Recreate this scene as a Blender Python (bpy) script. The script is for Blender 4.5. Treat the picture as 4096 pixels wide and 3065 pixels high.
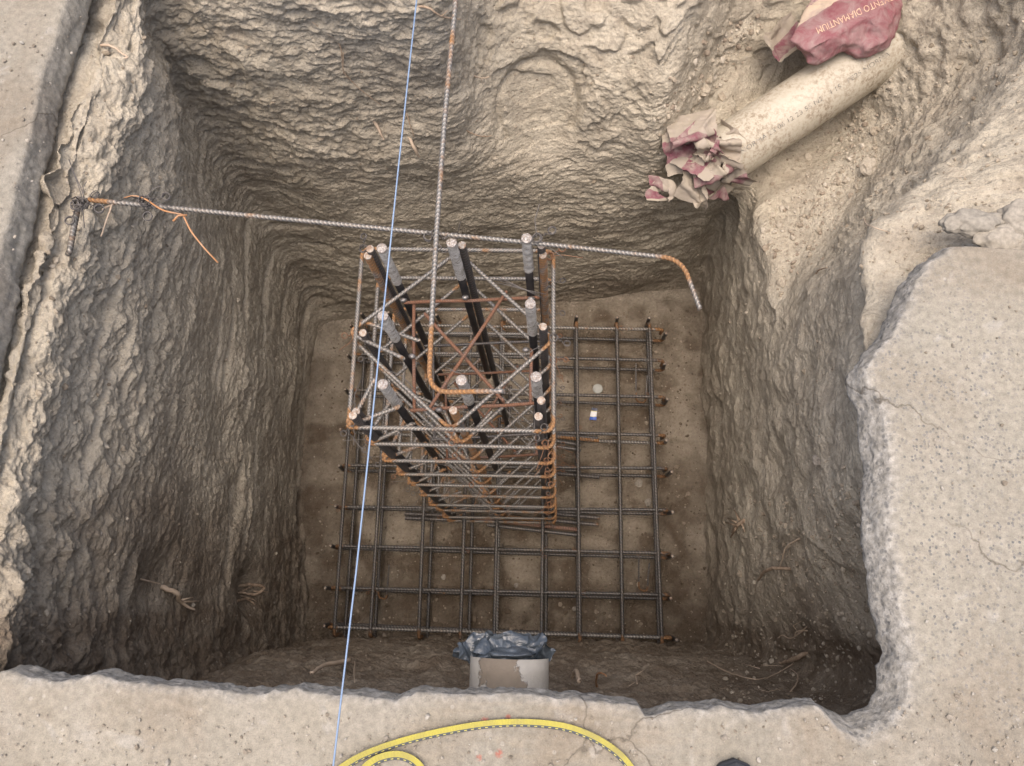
import bpy, bmesh, math, random
import numpy as np
from mathutils import Vector, Matrix, Euler
from mathutils.bvhtree import BVHTree
random.seed(7); RNG = np.random.RandomState(11)
S = bpy.context.scene; COL = S.collection
for o in list(bpy.data.objects): bpy.data.objects.remove(o)

# ------------------------------------------------------------------ camera
HS = 1.90                       # metres from the pavement up to the camera
FPX = 3074.0                    # focal length in photo pixels (4096 wide)
_n = np.array([2180 - 2048, 2420 - 1532.5, FPX]); _n /= np.linalg.norm(_n)
_ax = np.array([1, .03, 0.]); _ax -= _n * (_ax @ _n); _ax /= np.linalg.norm(_ax)
_ay = np.cross(_ax, _n)
if _ay[1] > 0: _ay = -_ay
def c2w(c): return Vector((float(c @ _ax), float(c @ _ay), float(-(c @ _n))))
cam_d = bpy.data.cameras.new('camera'); cam = bpy.data.objects.new('camera', cam_d); COL.objects.link(cam)
cam_d.sensor_width = 36; cam_d.lens = 36 * FPX / 4096; cam_d.clip_start = .02; cam_d.clip_end = 200
_r, _u, _b = c2w(np.array([1., 0, 0])), c2w(np.array([0, -1., 0])), c2w(np.array([0, 0, -1.]))
cam.matrix_world = Matrix(((_r.x, _u.x, _b.x, 0), (_r.y, _u.y, _b.y, 0), (_r.z, _u.z, _b.z, HS), (0, 0, 0, 1)))
S.camera = cam
# ------------------------------------------------------------------ light
w = bpy.data.worlds.new('World'); S.world = w; w.use_nodes = True
nt = w.node_tree; bg = nt.nodes['Background']
sky = nt.nodes.new('ShaderNodeTexSky'); sky.sky_type = 'NISHITA'; sky.sun_disc = False
SUN_EL, SUN_ROT = math.radians(84), math.radians(200)
sky.sun_elevation = SUN_EL; sky.sun_rotation = SUN_ROT; sky.dust_density = 6; sky.air_density = .6; sky.ozone_density = .5
nt.links.new(sky.outputs[0], bg.inputs[0]); bg.inputs[1].default_value = .15
sl = bpy.data.lights.new('sun', 'SUN'); sl.energy = .5; sl.angle = math.radians(100); sl.color = (1, .9, .78)
so = bpy.data.objects.new('sun', sl); COL.objects.link(so)
# direction towards the sun: rotation 0 = +Y, clockwise seen from above
sd = Vector((math.sin(SUN_ROT) * math.cos(SUN_EL), math.cos(SUN_ROT) * math.cos(SUN_EL), math.sin(SUN_EL)))
so.rotation_euler = sd.to_track_quat('Z', 'Y').to_euler()
S.view_settings.view_transform = 'Standard'; S.view_settings.look = 'None'
S.cycles.max_bounces = 12; S.cycles.diffuse_bounces = 7
S.view_settings.exposure = 1.22; S.view_settings.gamma = 1; S.view_settings.use_curve_mapping = False

# ------------------------------------------------------------------ helpers
K = 1.8517                      # overview pixel -> photo pixel
def PF(X, Y, h):                # photo pixel seen at depth h below the camera -> world
    d = np.array([(X - 2048) / FPX, (Y - 1532.5) / FPX, 1.]); d = d * h / (d @ _n)
    return Vector((float(d @ _ax), float(d @ _ay), HS - h))
def P(x, y, h): return PF(x * K, y * K, h)
def ray(x, y):
    d = np.array([(x * K - 2048) / FPX, (y * K - 1532.5) / FPX, 1.]); return c2w(d).normalized()
PERM = RNG.randint(0, 256, 512).astype(np.int64); PERM[256:] = PERM[:256]
G3 = RNG.normal(size=(256, 3)); G3 /= np.linalg.norm(G3, axis=1)[:, None]; G3 = G3.astype(np.float32)
def pn(p, f, s=0):              # perlin noise, about -.7 .. .7
    f = np.asarray(f, dtype=np.float32)
    q = p * f + (s * 17.13 + .37)
    i = np.floor(q).astype(np.int64); t = (q - i).astype(np.float32); u = t * t * t * (t * (t * 6 - 15) + 10)
    i &= 255; out = None; vals = []
    for a in (0, 1):
        ha = PERM[(i[..., 0] + a) & 255]
        for b in (0, 1):
            hb = PERM[(ha + i[..., 1] + b) & 255]
            for c in (0, 1):
                g = G3[PERM[(hb + i[..., 2] + c) & 255]]
                vals.append(g[..., 0] * (t[..., 0] - a) + g[..., 1] * (t[..., 1] - b) + g[..., 2] * (t[..., 2] - c))
    x0 = [vals[k] + (vals[k + 4] - vals[k]) * u[..., 0] for k in range(4)]
    y0 = [x0[k] + (x0[k + 2] - x0[k]) * u[..., 1] for k in range(2)]
    return y0[0] + (y0[1] - y0[0]) * u[..., 2]
def fbm(p, f, o=3, s=0):
    f = np.asarray(f, dtype=np.float32); r = 0; a = 1
    for k in range(o): r = r + a * pn(p, f * 2.03 ** k, s + k); a *= .5
    return r
def sst(x, a, b):
    t = np.clip((x - a) / (b - a), 0, 1); return t * t * (3 - 2 * t)
def terrace(t, sharp=6.):
    fl = np.floor(t); fr = t - fl
    return fl + np.clip((fr - .5) * sharp + .5, 0, 1)

def link(name, me, mat=None, parent=None):
    o = bpy.data.objects.new(name, me); COL.objects.link(o)
    if mat is not None and len(me.materials) == 0: me.materials.append(mat)
    if parent is not None: o.parent = parent
    return o
LAST_G = None
def mesh(name, v, f, smooth=True, attrs=None, uv=None):
    v = np.asarray(v, dtype=np.float32); me = bpy.data.meshes.new(name)
    f = np.asarray(f) if not isinstance(f, list) else f
    if isinstance(f, np.ndarray) and f.ndim == 2:
        k = f.shape[1]; me.vertices.add(len(v)); me.vertices.foreach_set('co', v.ravel())
        me.loops.add(f.size); me.loops.foreach_set('vertex_index', f.astype(np.int32).ravel())
        me.polygons.add(len(f)); me.polygons.foreach_set('loop_start', np.arange(0, f.size, k, dtype=np.int32))
        me.update(calc_edges=True)
    else:
        me.from_pydata([tuple(a) for a in v.tolist()], [], [tuple(int(i) for i in a) for a in f]); me.update()
    me.polygons.foreach_set('use_smooth', np.full(len(me.polygons), smooth))
    if attrs and 'rust' in attrs and LAST_G is not None and len(LAST_G) == len(v): attrs = dict(attrs, groove=LAST_G)
    for n_, a in (attrs or {}).items():
        at = me.attributes.new(n_, 'FLOAT', 'POINT'); at.data.foreach_set('value', np.asarray(a, dtype=np.float32))
    if uv is not None:
        at = me.attributes.new('puv', 'FLOAT_VECTOR', 'POINT')
        u3 = np.zeros((len(v), 3), np.float32); u3[:, :2] = uv; at.data.foreach_set('vector', u3.ravel())
    return me
def gridf(nu, nv, wrap=False):
    a = np.arange(nu if wrap else nu - 1); b = np.arange(nv - 1)
    A, B = np.meshgrid(a, b, indexing='ij'); A1 = (A + 1) % nu
    return np.stack([A * nv + B, A1 * nv + B, A1 * nv + B + 1, A * nv + B + 1], -1).reshape(-1, 4)
def tag(o, label=None, cat=None, group=None, kind=None):
    if label: o['label'] = label
    if cat: o['category'] = cat
    if group: o['group'] = group
    if kind: o['kind'] = kind
    return o
def empty(name, loc=(0, 0, 0)):
    o = bpy.data.objects.new(name, None); COL.objects.link(o); o.location = loc; o.empty_display_size = .1
    return o
def reroot(root, loc):          # put the empty at the thing's base, keep children where they are
    root.location = loc
    for c in root.children: c.location = c.location - Vector(loc)

# ---- materials
class M:
    def __init__(s, name):
        s.m = bpy.data.materials.new(name); s.m.use_nodes = True; s.t = s.m.node_tree
        s.b = s.t.nodes['Principled BSDF']; s.pos = None
    def N(s, k, **kw):
        n = s.t.nodes.new('ShaderNode' + k)
        for a, b in kw.items(): setattr(n, a, b)
        return n
    def L(s, a, b): s.t.links.new(a, b)
    def P(s):
        if s.pos is None: s.pos = s.N('NewGeometry').outputs['Position']
        return s.pos
    def obj(s): return s.N('TexCoord').outputs['Object']
    def noise(s, sc, det=4, vec=None, ro=.55, dist=0, scale3=None):
        n = s.N('TexNoise'); n.inputs['Scale'].default_value = sc; n.inputs['Detail'].default_value = det
        n.inputs['Roughness'].default_value = ro; n.inputs['Distortion'].default_value = dist
        v = vec or s.P()
        if scale3:
            m = s.N('VectorMath', operation='MULTIPLY'); m.inputs[1].default_value = scale3; s.L(v, m.inputs[0]); v = m.outputs[0]
        s.L(v, n.inputs['Vector']); return n.outputs['Fac']
    def vor(s, sc, feat='F1', out='Distance', vec=None):
        n = s.N('TexVoronoi', feature=feat); n.inputs['Scale'].default_value = sc; s.L(vec or s.P(), n.inputs['Vector']); return n.outputs[out]
    def ramp(s, x, stops):
        r = s.N('ValToRGB'); e = r.color_ramp.elements
        while len(e) < len(stops): e.new(.5)
        for k, (p_, c) in enumerate(stops):
            e[k].position = p_; e[k].color = (*c, 1) if isinstance(c, tuple) else (c, c, c, 1)
        s.L(x, r.inputs[0]); return r.outputs[0]
    def math(s, op, a, b=None, clamp=False):
        m = s.N('Math', operation=op); m.use_clamp = clamp
        for i, x in enumerate((a, b)):
            if x is None: continue
            if isinstance(x, (int, float)): m.inputs[i].default_value = x
            else: s.L(x, m.inputs[i])
        return m.outputs[0]
    def mix(s, f, a, b, mode='MIX'):
        m = s.N('Mix', data_type='RGBA', blend_type=mode)
        for i, x in ((0, f), (6, a), (7, b)):
            if isinstance(x, (int, float)): m.inputs[i].default_value = x
            elif isinstance(x, tuple): m.inputs[i].default_value = (*x, 1)
            else: s.L(x, m.inputs[i])
        return m.outputs[2]
    def attr(s, n, out='Fac'):
        a = s.N('Attribute'); a.attribute_name = n; return a.outputs[out]
    def sep(s, v=None):
        x = s.N('SeparateXYZ'); s.L(v or s.P(), x.inputs[0]); return x.outputs
    def spot(s, c, r0, r1):     # 1 near point c, fading to 0 at r1
        d = s.N('VectorMath', operation='DISTANCE'); s.L(s.P(), d.inputs[0]); d.inputs[1].default_value = c
        mr = s.N('MapRange'); s.L(d.outputs['Value'], mr.inputs[0]); mr.inputs[1].default_value = r0; mr.inputs[2].default_value = r1
        mr.inputs[3].default_value = 1; mr.inputs[4].default_value = 0; return mr.outputs[0]
    def bump(s, h, dist, st=1., prev=None):
        b = s.N('Bump'); b.inputs['Strength'].default_value = st; b.inputs['Distance'].default_value = dist
        s.L(h, b.inputs['Height'])
        if prev is not None: s.L(prev, b.inputs['Normal'])
        return b.outputs[0]
    def out(s, col=None, rough=.9, metal=0, nrm=None, spec=None):
        for nm, x in (('Base Color', col), ('Roughness', rough), ('Metallic', metal), ('Specular IOR Level', spec), ('Normal', nrm)):
            if x is None: continue
            if isinstance(x, (int, float)): s.b.inputs[nm].default_value = x
            elif isinstance(x, tuple): s.b.inputs[nm].default_value = (*x, 1)
            else: s.L(x, s.b.inputs[nm])
        return s.m

def soil_mat(name, dry, mid, wet_dark, wetsc=1.2, zd=True, damp_dark=0.):
    m = M(name)
    a = m.noise(2.2, 5); b = m.noise(11, 5); c = m.noise(60, 4); g = m.noise(260, 3)
    col = m.mix(m.ramp(a, [(.3, 0.), (.7, 1.)]), dry, mid)
    col = m.mix(m.math('MULTIPLY', m.ramp(b, [(.4, 0.), (.75, 1.)]), .45), col, wet_dark)
    strat = m.noise(1., 4, scale3=(2.5, 2.5, 26.))
    col = m.mix(m.math('MULTIPLY', m.ramp(strat, [(.4, 0.), (.65, 1.)]), .35), col, mid)
    if damp_dark or zd:
        dm = m.attr('damp_dark'); col = m.mix(m.math('MULTIPLY', dm, m.ramp(b, [(.2, .55), (.6, 1.)]), True), col, wet_dark)
    sp = m.ramp(c, [(.25, .78), (.5, 1.), (.8, 1.12)]); col = m.mix(1., col, sp, 'MULTIPLY')
    sp2 = m.ramp(g, [(.3, .86), (.6, 1.04)]); col = m.mix(1., col, sp2, 'MULTIPLY')
    v = m.vor(42, out='Color'); vx = m.sep(v)[0]; d = m.vor(42)
    peb = m.math('MULTIPLY', m.ramp(vx, [(.93, 0.), (.95, 1.)]), m.ramp(d, [(.18, 1.), (.24, 0.)]))
    col = m.mix(m.math('MULTIPLY', peb, .7), col, (.42, .37, .30))
    n1 = m.bump(m.noise(38, 7, ro=.68, scale3=(1, 1, 2.4), dist=.4), .012, .85)
    n2 = m.bump(m.vor(85), .006, .6, m.bump(m.noise(190, 4, ro=.65, scale3=(1, 1, 1.6)), .004, .9, n1))
    return m.out(col, .95, 0, n2, .2)

def rebar_mat(name, steel, rust, amt, metal=.55, rough=.5):
    m = M(name); r = m.attr('rust'); n = m.noise(28, 5, ro=.6); n2 = m.noise(160, 3); n3 = m.noise(7, 3)
    f = m.math('ADD', m.math('MULTIPLY', r, .9), m.math('ADD', n, amt - .5 + 0.), True)
    f = m.math('ADD', f, m.math('MULTIPLY', m.math('SUBTRACT', n3, .5), .9), True)
    f = m.ramp(f, [(.45, 0.), (.72, 1.)])
    f2 = m.mix(m.math('MULTIPLY', n2, .35), f, m.ramp(n2, [(.45, 0.), (.6, 1.)]))
    dust = m.ramp(m.noise(14, 4), [(.4, 0.), (.8, .35)])
    st = m.mix(m.ramp(n2, [(.35, 0.), (.7, 1.)]), steel, tuple(min(1, c * 1.7 + .02) for c in steel))
    st = m.mix(dust, st, (.30, .25, .18))
    ru = m.mix(m.ramp(n2, [(.3, 0.), (.7, 1.)]), tuple(c * .5 for c in rust), rust)
    col = m.mix(f2, st, ru)
    col = m.mix(m.math('MULTIPLY', m.attr('groove'), .62), col, m.mix(f2, (.05, .045, .038), (.12, .06, .025)))
    rg = m.ramp(f2, [(0, rough), (1., .9)])
    mt = m.ramp(f2, [(0, metal), (.7, 0.)])
    return m.out(col, rg, mt, m.bump(n2, .0008, .6), .4)

MAT = {}
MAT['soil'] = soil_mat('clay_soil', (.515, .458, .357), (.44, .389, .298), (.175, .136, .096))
MAT['steel'] = rebar_mat('mill_scale_steel', (.235, .23, .21), (.42, .215, .08), .36)
MAT['steel_orange'] = rebar_mat('rusting_steel', (.25, .25, .235), (.45, .225, .08), .36)
MAT['steel_dark'] = rebar_mat('dark_ribbed_steel', (.075, .077, .08), (.26, .13, .055), -.12, .45, .42)
MAT['steel_mat'] = rebar_mat('wet_dark_steel', (.085, .09, .092), (.30, .155, .065), .15, .5, .42)
MAT['rusty'] = rebar_mat('red_rust_steel', (.18, .10, .07), (.26, .12, .075), .5, .1, .8)
m = M('tie_wire_steel'); MAT['wire'] = m.out(m.mix(m.noise(60, 3), (.07, .065, .06), (.19, .17, .15)), .5, .5)
m = M('rusty_tie_wire'); MAT['wire_rust'] = m.out(m.mix(m.noise(60, 3), (.13, .07, .045), (.30, .15, .07)), .8, .1)
m = M('black_oxide_bolt'); MAT['bolt'] = m.out(m.mix(m.ramp(m.noise(20, 4), [(.4, 0.), (.7, 1.)]), (.012, .012, .013), (.035, .03, .027)), .42, .2, m.bump(m.noise(90, 3), .0006, .5))
m = M('clear_wrap_film')
f = m.ramp(m.noise(38, 4, scale3=(1, 1, 2.4), dist=.8), [(.38, 0.), (.62, 1.)])
MAT['wrap'] = m.out(m.mix(f, (.30, .28, .24), (.52, .50, .455)), m.ramp(m.noise(70, 2), [(.3, .16), (.7, .5)]), 0, m.bump(m.noise(60, 4, scale3=(1, 1, 3.), dist=1.2), .004, .9), .8)
m = M('cut_steel_face'); f = m.ramp(m.noise(120, 3, dist=1.), [(.4, 0.), (.6, 1.)])
MAT['cut'] = m.out(m.mix(f, (.36, .32, .265), (.23, .15, .095)), .55, .1, m.bump(m.noise(150, 3), .002, 1.), .6)
m = M('wrapped_cap_face'); f = m.ramp(m.vor(170), [(.1, 0.), (.6, 1.)])
MAT['cap'] = m.out(m.mix(f, (.42, .405, .375), (.27, .225, .185)), .3, 0, m.bump(m.noise(120, 2, dist=1.5), .003, 1.), .8)

# ------------------------------------------------------------------ terrain: pit walls as a lofted sheet
H = [4.72, 4.2, 3.7, 3.2, 2.7, 2.3, 2.04]
def wall(pts, out, far, hs=None, h7=2.02, h8=2.0):
    hs = hs or H; r = [(x, y, h) for (x, y), h in zip(pts, hs)]
    return r + [(*out, h7), (*far, h8)]
cols = [
 wall([(-1.36, -.26), (-1.40, -.28), (-1.42, -.30), (-1.42, -.34), (-1.42, -.38), (-1.42, -.42), (-1.40, -.42)], (-1.8, -.8), (-5, -4)),
 wall([(-1.40, -.05), (-1.45, -.05), (-1.46, -.05), (-1.48, -.05), (-1.48, -.05), (-1.48, -.05), (-1.48, -.05)], (-2., -.1), (-6, -1)),
 wall([(-1.45, .25), (-1.47, .25), (-1.47, .25), (-1.48, .25), (-1.48, .25), (-1.49, .25), (-1.50, .25)], (-2., .25), (-6, .2)),
 wall([(-1.51, .65), (-1.50, .65), (-1.49, .66), (-1.48, .66), (-1.465, .67), (-1.475, .67), (-1.50, .67)], (-2., .67), (-6, .8)),
 wall([(-1.52, 1.05), (-1.52, 1.08), (-1.50, 1.1), (-1.47, 1.1), (-1.45, 1.12), (-1.44, 1.12), (-1.47, 1.12)], (-2., 1.15), (-6, 1.8)),
 wall([(-1.51, 1.40), (-1.54, 1.45), (-1.53, 1.5), (-1.50, 1.52), (-1.45, 1.52), (-1.40, 1.52), (-1.42, 1.52)], (-2., 1.7), (-6, 3)),
 wall([(-1.50, 1.60), (-1.56, 1.68), (-1.55, 1.72), (-1.54, 1.74), (-1.49, 1.76), (-1.41, 1.76), (-1.41, 1.76)], (-2., 2.2), (-6, 5)),
 wall([(-1.46, 1.72), (-1.52, 1.84), (-1.53, 1.88), (-1.52, 1.92), (-1.52, 1.94), (-1.46, 1.96), (-1.38, 2.0)], (-1.6, 2.6), (-4, 7)),
 wall([(-1.36, 1.75), (-1.38, 1.86), (-1.38, 1.90), (-1.36, 1.93), (-1.34, 1.95), (-1.28, 1.99), (-1.22, 2.06)], (-1.2, 2.6), (-2.5, 7)),
 wall([(-1.05, 1.78), (-1.05, 1.82), (-1.05, 1.85), (-1.05, 1.87), (-1.0, 1.90), (-.95, 1.94), (-.92, 2.03)], (-.9, 2.6), (-1.5, 7)),
 wall([(-.70, 1.82), (-.70, 1.83), (-.70, 1.86), (-.70, 1.88), (-.68, 1.90), (-.62, 1.94), (-.58, 2.03)], (-.6, 2.6), (-.9, 7)),
 wall([(-.48, 1.84), (-.48, 1.85), (-.47, 1.87), (-.45, 1.89), (-.42, 1.91), (-.38, 1.94), (-.36, 2.02)], (-.38, 2.6), (-.5, 7)),
 wall([(-.36, 1.86), (-.36, 1.87), (-.35, 1.88), (-.34, 1.91), (-.33, 2.02), (-.325, 2.2), (-.32, 2.45)], (-.3, 2.9), (-.2, 7), [4.72, 4.2, 3.7, 3.2, 2.82, 2.56, 2.36]),
 wall([(-.18, 1.88), (-.18, 1.89), (-.18, 1.90), (-.17, 1.94), (-.17, 2.08), (-.17, 2.28), (-.17, 2.55)], (-.1, 3.1), (.1, 7), [4.72, 4.2, 3.7, 3.25, 2.9, 2.68, 2.5], 2.1),
 wall([(.06, 1.90), (.06, 1.91), (.06, 1.92), (.05, 1.96), (.05, 2.10), (.06, 2.28), (.08, 2.58)], (.15, 3.1), (.5, 7), [4.72, 4.2, 3.7, 3.28, 2.98, 2.70, 2.5], 2.1),
 wall([(.30, 1.92), (.30, 1.93), (.30, 1.93), (.29, 1.96), (.29, 2.08), (.31, 2.24), (.36, 2.55)], (.5, 3.1), (1., 7), [4.72, 4.2, 3.7, 3.28, 2.95, 2.68, 2.48], 2.1),
 wall([(.46, 1.93), (.46, 1.94), (.46, 1.93), (.45, 1.95), (.46, 2.04), (.50, 2.20), (.60, 2.55)], (.8, 3.1), (1.5, 7), [4.72, 4.2, 3.7, 3.25, 2.88, 2.66, 2.45], 2.1),
 wall([(.57, 1.94), (.57, 1.95), (.57, 1.95), (.56, 1.96), (.62, 2.10), (.75, 2.40), (.98, 2.80)], (1.25, 3.3), (2.5, 7), [4.72, 4.2, 3.7, 3.3, 3.12, 2.98, 2.85], 2.1),
 wall([(.70, 1.95), (.70, 1.97), (.70, 1.98), (.70, 1.97), (.90, 2.20), (1.15, 2.48), (1.42, 2.80)], (1.75, 3.2), (3.5, 6.5), [4.72, 4.2, 3.7, 3.34, 3.27, 3.20, 2.80], 2.1),
 wall([(.83, 1.96), (.82, 2.0), (.82, 2.02), (.82, 1.98), (1.05, 2.14), (1.36, 2.36), (1.60, 2.54)], (2.05, 2.85), (4.5, 6), [4.72, 4.2, 3.7, 3.38, 3.32, 3.27, 2.72], 2.05),
 wall([(.96, 1.95), (.94, 2.04), (.93, 2.06), (.93, 1.96), (1.16, 2.04), (1.45, 2.22), (1.68, 2.38)], (2.2, 2.6), (5.5, 5), [4.72, 4.2, 3.7, 3.38, 3.32, 3.26, 2.70], 2.05),
 wall([(.975, 1.85), (.965, 1.90), (.96, 1.92), (.96, 1.86), (1.20, 1.92), (1.50, 2.05), (1.74, 2.16)], (2.35, 2.35), (6, 4), [4.72, 4.2, 3.7, 3.34, 3.25, 3.12, 2.72], 2.1, 1.95),
 wall([(.975, 1.65), (.97, 1.68), (.965, 1.70), (.96, 1.68), (1.14, 1.70), (1.32, 1.72), (1.46, 1.78)], (2.1, 1.88), (6, 3), [4.72, 4.2, 3.7, 3.30, 3.20, 3.08, 2.66], 2.08, 1.95),
 wall([(.97, 1.40), (.97, 1.42), (.965, 1.42), (.96, 1.42), (1.06, 1.42), (1.15, 1.42), (1.27, 1.45)], (1.75, 1.48), (6, 2), [4.72, 4.2, 3.7, 3.24, 3.13, 2.95, 2.60], 2.08, 1.97),
 wall([(.97, 1.15), (.97, 1.15), (.965, 1.15), (.96, 1.15), (.98, 1.15), (1.02, 1.15), (1.10, 1.16)], (1.45, 1.15), (6, 1.4), [4.72, 4.2, 3.7, 3.2, 2.95, 2.68, 2.36], 2.08),
 wall([(.965, .90), (.965, .90), (.960, .90), (.955, .90), (.96, .90), (.985, .90), (1.03, .90)], (1.4, .9), (6, .8), [4.72, 4.2, 3.7, 3.2, 2.8, 2.5, 2.25], 2.08),
 wall([(.955, .60), (.955, .60), (.955, .60), (.95, .60), (.93, .60), (.90, .60), (.88, .60)], (1.4, .6), (6, .4)),
 wall([(.95, .30), (.955, .30), (.96, .30), (.96, .30), (.95, .30), (.92, .30), (.89, .30)], (1.4, .3), (6, 0)),
 wall([(.95, .05), (.96, .05), (.98, .05), (1.02, .05), (1.06, .05), (1.06, .05), (.98, .05)], (1.4, 0), (6, -.8)),
 wall([(.93, -.15), (.95, -.16), (1.0, -.18), (1.06, -.20), (1.13, -.24), (1.14, -.26), (1.05, -.24)], (1.4, -.5), (6, -4)),
 wall([(.84, -.20), (.86, -.21), (.88, -.22), (.90, -.28), (.94, -.34), (.94, -.38), (.90, -.34)], (1.1, -.9), (3, -6)),
 wall([(.50, -.20), (.50, -.21), (.50, -.22), (.50, -.26), (.50, -.31), (.50, -.34), (.50, -.31)], (.55, -.9), (1, -6)),
 wall([(.10, -.20), (.10, -.21), (.10, -.22), (.10, -.26), (.10, -.31), (.10, -.34), (.10, -.31)], (.1, -.9), (.2, -6)),
 wall([(-.35, -.20), (-.35, -.21), (-.35, -.22), (-.35, -.26), (-.35, -.31), (-.35, -.34), (-.35, -.31)], (-.4, -.9), (-.8, -6)),
 wall([(-.80, -.20), (-.80, -.21), (-.80, -.22), (-.80, -.26), (-.80, -.31), (-.80, -.34), (-.80, -.31)], (-.9, -.9), (-2, -6)),
 wall([(-1.20, -.22), (-1.22, -.23), (-1.24, -.25), (-1.24, -.29), (-1.24, -.34), (-1.24, -.38), (-1.22, -.36)], (-1.3, -.9), (-3.4, -6)),
]
C = np.array(cols, dtype=np.float64); C[..., 2] = HS - C[..., 2]      # (n,9,3)
def crom(A, t, wrap):           # catmull-rom along axis 0 at parameters t
    n = len(A); i = np.floor(t).astype(int); f = (t - i)
    if wrap: g = lambda k: A[(i + k) % n]
    else: g = lambda k: A[np.clip(i + k, 0, n - 1)]
    f = f.reshape((-1,) + (1,) * (A.ndim - 1))
    p0, p1, p2, p3 = g(-1), g(0), g(1), g(2)
    return .5 * (2 * p1 + (p2 - p0) * f + (2 * p0 - 5 * p1 + 4 * p2 - p3) * f ** 2 + (3 * p1 - p0 - 3 * p2 + p3) * f ** 3)
NU = 1900
mid = C[:, 3]; seg = np.linalg.norm(np.roll(C[:, 4], -1, 0) - C[:, 4], axis=1) + np.linalg.norm(np.roll(mid, -1, 0) - mid, axis=1)
cum = np.concatenate([[0], np.cumsum(seg)]); tu = np.interp(np.linspace(0, cum[-1], NU, endpoint=False), cum, np.arange(len(C) + 1))
tv = np.concatenate([np.linspace(0, 3, 200, endpoint=False), np.linspace(3, 6, 225, endpoint=False), np.linspace(6, 7, 44, endpoint=False), 7 + np.linspace(0, 1, 34) ** 2.2])
G = crom(C, tu, True)                                        # (NU,9,3)
G = np.transpose(crom(np.transpose(G, (1, 0, 2)), tv, False), (1, 0, 2)).astype(np.float32)   # (NU,NV,3)
NV = G.shape[1]
def gnorm(G):
    du = np.roll(G, -1, 0) - np.roll(G, 1, 0); dv = np.gradient(G, axis=1); n = np.cross(du, dv)
    return n / (np.linalg.norm(n, axis=-1, keepdims=True) + 1e-9)
NRM = gnorm(G)
ctr = np.array([-.3, .85, -1.5], np.float32)
sgn = np.sign(np.sum(NRM[:, 60] * (ctr - G[:, 60]), axis=-1)).mean(); NRM *= np.sign(sgn)
V = np.broadcast_to(tv[None, :], G.shape[:2]).astype(np.float32)
ne = sst(G[..., 0], .95, 1.2) * sst(G[..., 1], .75, 1.)
amp = (1 - (.72 - .5 * ne) * sst(V, 6.2, 7)) * (1 - .4 * sst(G[..., 0], .8, .9) * (1 - ne))
steep = 1 - np.clip(NRM[..., 2], 0, 1)
dz = G[..., 2:3]
x_, y_, z_ = G[..., 0], G[..., 1], G[..., 2]
big = fbm(G, (1.9, 1.9, 1.9), 3, 1) * .07
midn = (np.abs(fbm(G, (6, 6, 8), 3, 9)) - .22) * -.055
warp = np.stack([pn(G, 3.1, 20), pn(G, 3.1, 21), pn(G, 3.1, 22)], -1) * .16
Gw = G + warp
strata = terrace(fbm(Gw, (2.2, 2.2, 13.0), 4, 30) * 6, 2.6) * .0048
flakes = terrace(fbm(Gw, (13, 13, 44), 4, 40) * 6., 2.6) * .0034 + (np.abs(fbm(Gw, (30, 30, 90), 2, 44)) - .2) * -.010
fine = fbm(G, (38, 38, 85), 3, 50) * .0085
chunk = terrace(fbm(G, (11, 11, 14), 4, 60) * 4., 2.) * .008
loose = fbm(G, (48, 48, 48), 3, 65) * .0055
upper = sst(z_, -1.25, -.35)
side = np.clip(sst(steep, .35, .8), 0, 1)
rough_patch = sst(pn(G, (1.6, 1.6, 1.6), 77) + .35 * pn(G, 5, 78), -.12, .30)
D = big * .62 + midn * (.25 + .35 * upper) + side * (.30 + .70 * rough_patch) * (strata * (1 - .5 * upper) + flakes) * .66 + fine * (.45 + .3 * side) + chunk * (.15 + .6 * upper * rough_patch) + loose
D += ne * sst(V, 4.6, 5.6) * (fbm(G, 16, 4, 120) * .020 + chunk * .8)
D += sst(-y_, .08, .2) * (fbm(G, 13, 4, 130) * .022)
D *= amp
# smooth scooped hollow on the back bench and a soft lip round it
def blob(c, r): return np.exp(-np.sum((G - np.array(c, np.float32)) ** 2, -1) / (2 * r * r))
hc = P(1165, 320, 2.95); hol = np.exp(-(((x_ - hc.x) / .17) ** 2 + ((z_ - hc.z) / .20) ** 2) ** 2) * (y_ > 1.5)
rw = sst(x_, .84, .92) * (1 - ne) * (y_ > -.15); D = D * (1 - .25 * rw) + rw * ((np.abs(fbm(G, 3.4, 3, 140)) - .2) * -.06 + terrace(fbm(G, 5, 3, 141) * 3, 4) * .006)
ledge = terrace(fbm(G + warp * .6, (2.3, 2.3, 2.8), 4, 150) * 4.5, 7.) * .024
lw = sst(y_, 1.55, 1.8) * sst(V, 2.9, 3.6) * (V < 7) * (1 - ne)
D = D + lw * ledge * (.35 + .65 * (1 - side))
rr2 = np.sqrt(((x_ - hc.x) / .17) ** 2 + ((z_ - hc.z) / .20) ** 2) + .25 * pn(G, 7, 151); ring = np.exp(-((rr2 - 1.0) / .10) ** 2) * (y_ > 1.5) * (z_ > hc.z - .08)
D = D * (1 - .55 * hol) - .05 * hol - .022 * ring
# the clods below the left pavement edge
lu = sst(-x_, 1.15, 1.35) * sst(z_, -1.0, -.3) * (V < 6.6); D += lu * (chunk * .8 + .03 * (np.abs(fbm(G, 6, 3, 90)) - .15))
# tool gouges on the left wall
gz = fbm(G + np.stack([0 * z_, z_ * .35, 0 * z_], -1), (1.5, 1.5, 11), 2, 95)
D += -.03 * sst(gz, .22, .4) * side * (x_ < -1.2)
# cavity where roots stick out near the lower left
for cx, cy, h, r, a in ((545, 1275, 3.9, .07, .13), (340, 1260, 3.0, .09, .06), (1600, 1150, 3.5, .09, .06)):
    q = P(cx, cy, h); D -= a * blob(q, r)
G2 = G + NRM * D[..., None]
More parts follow.
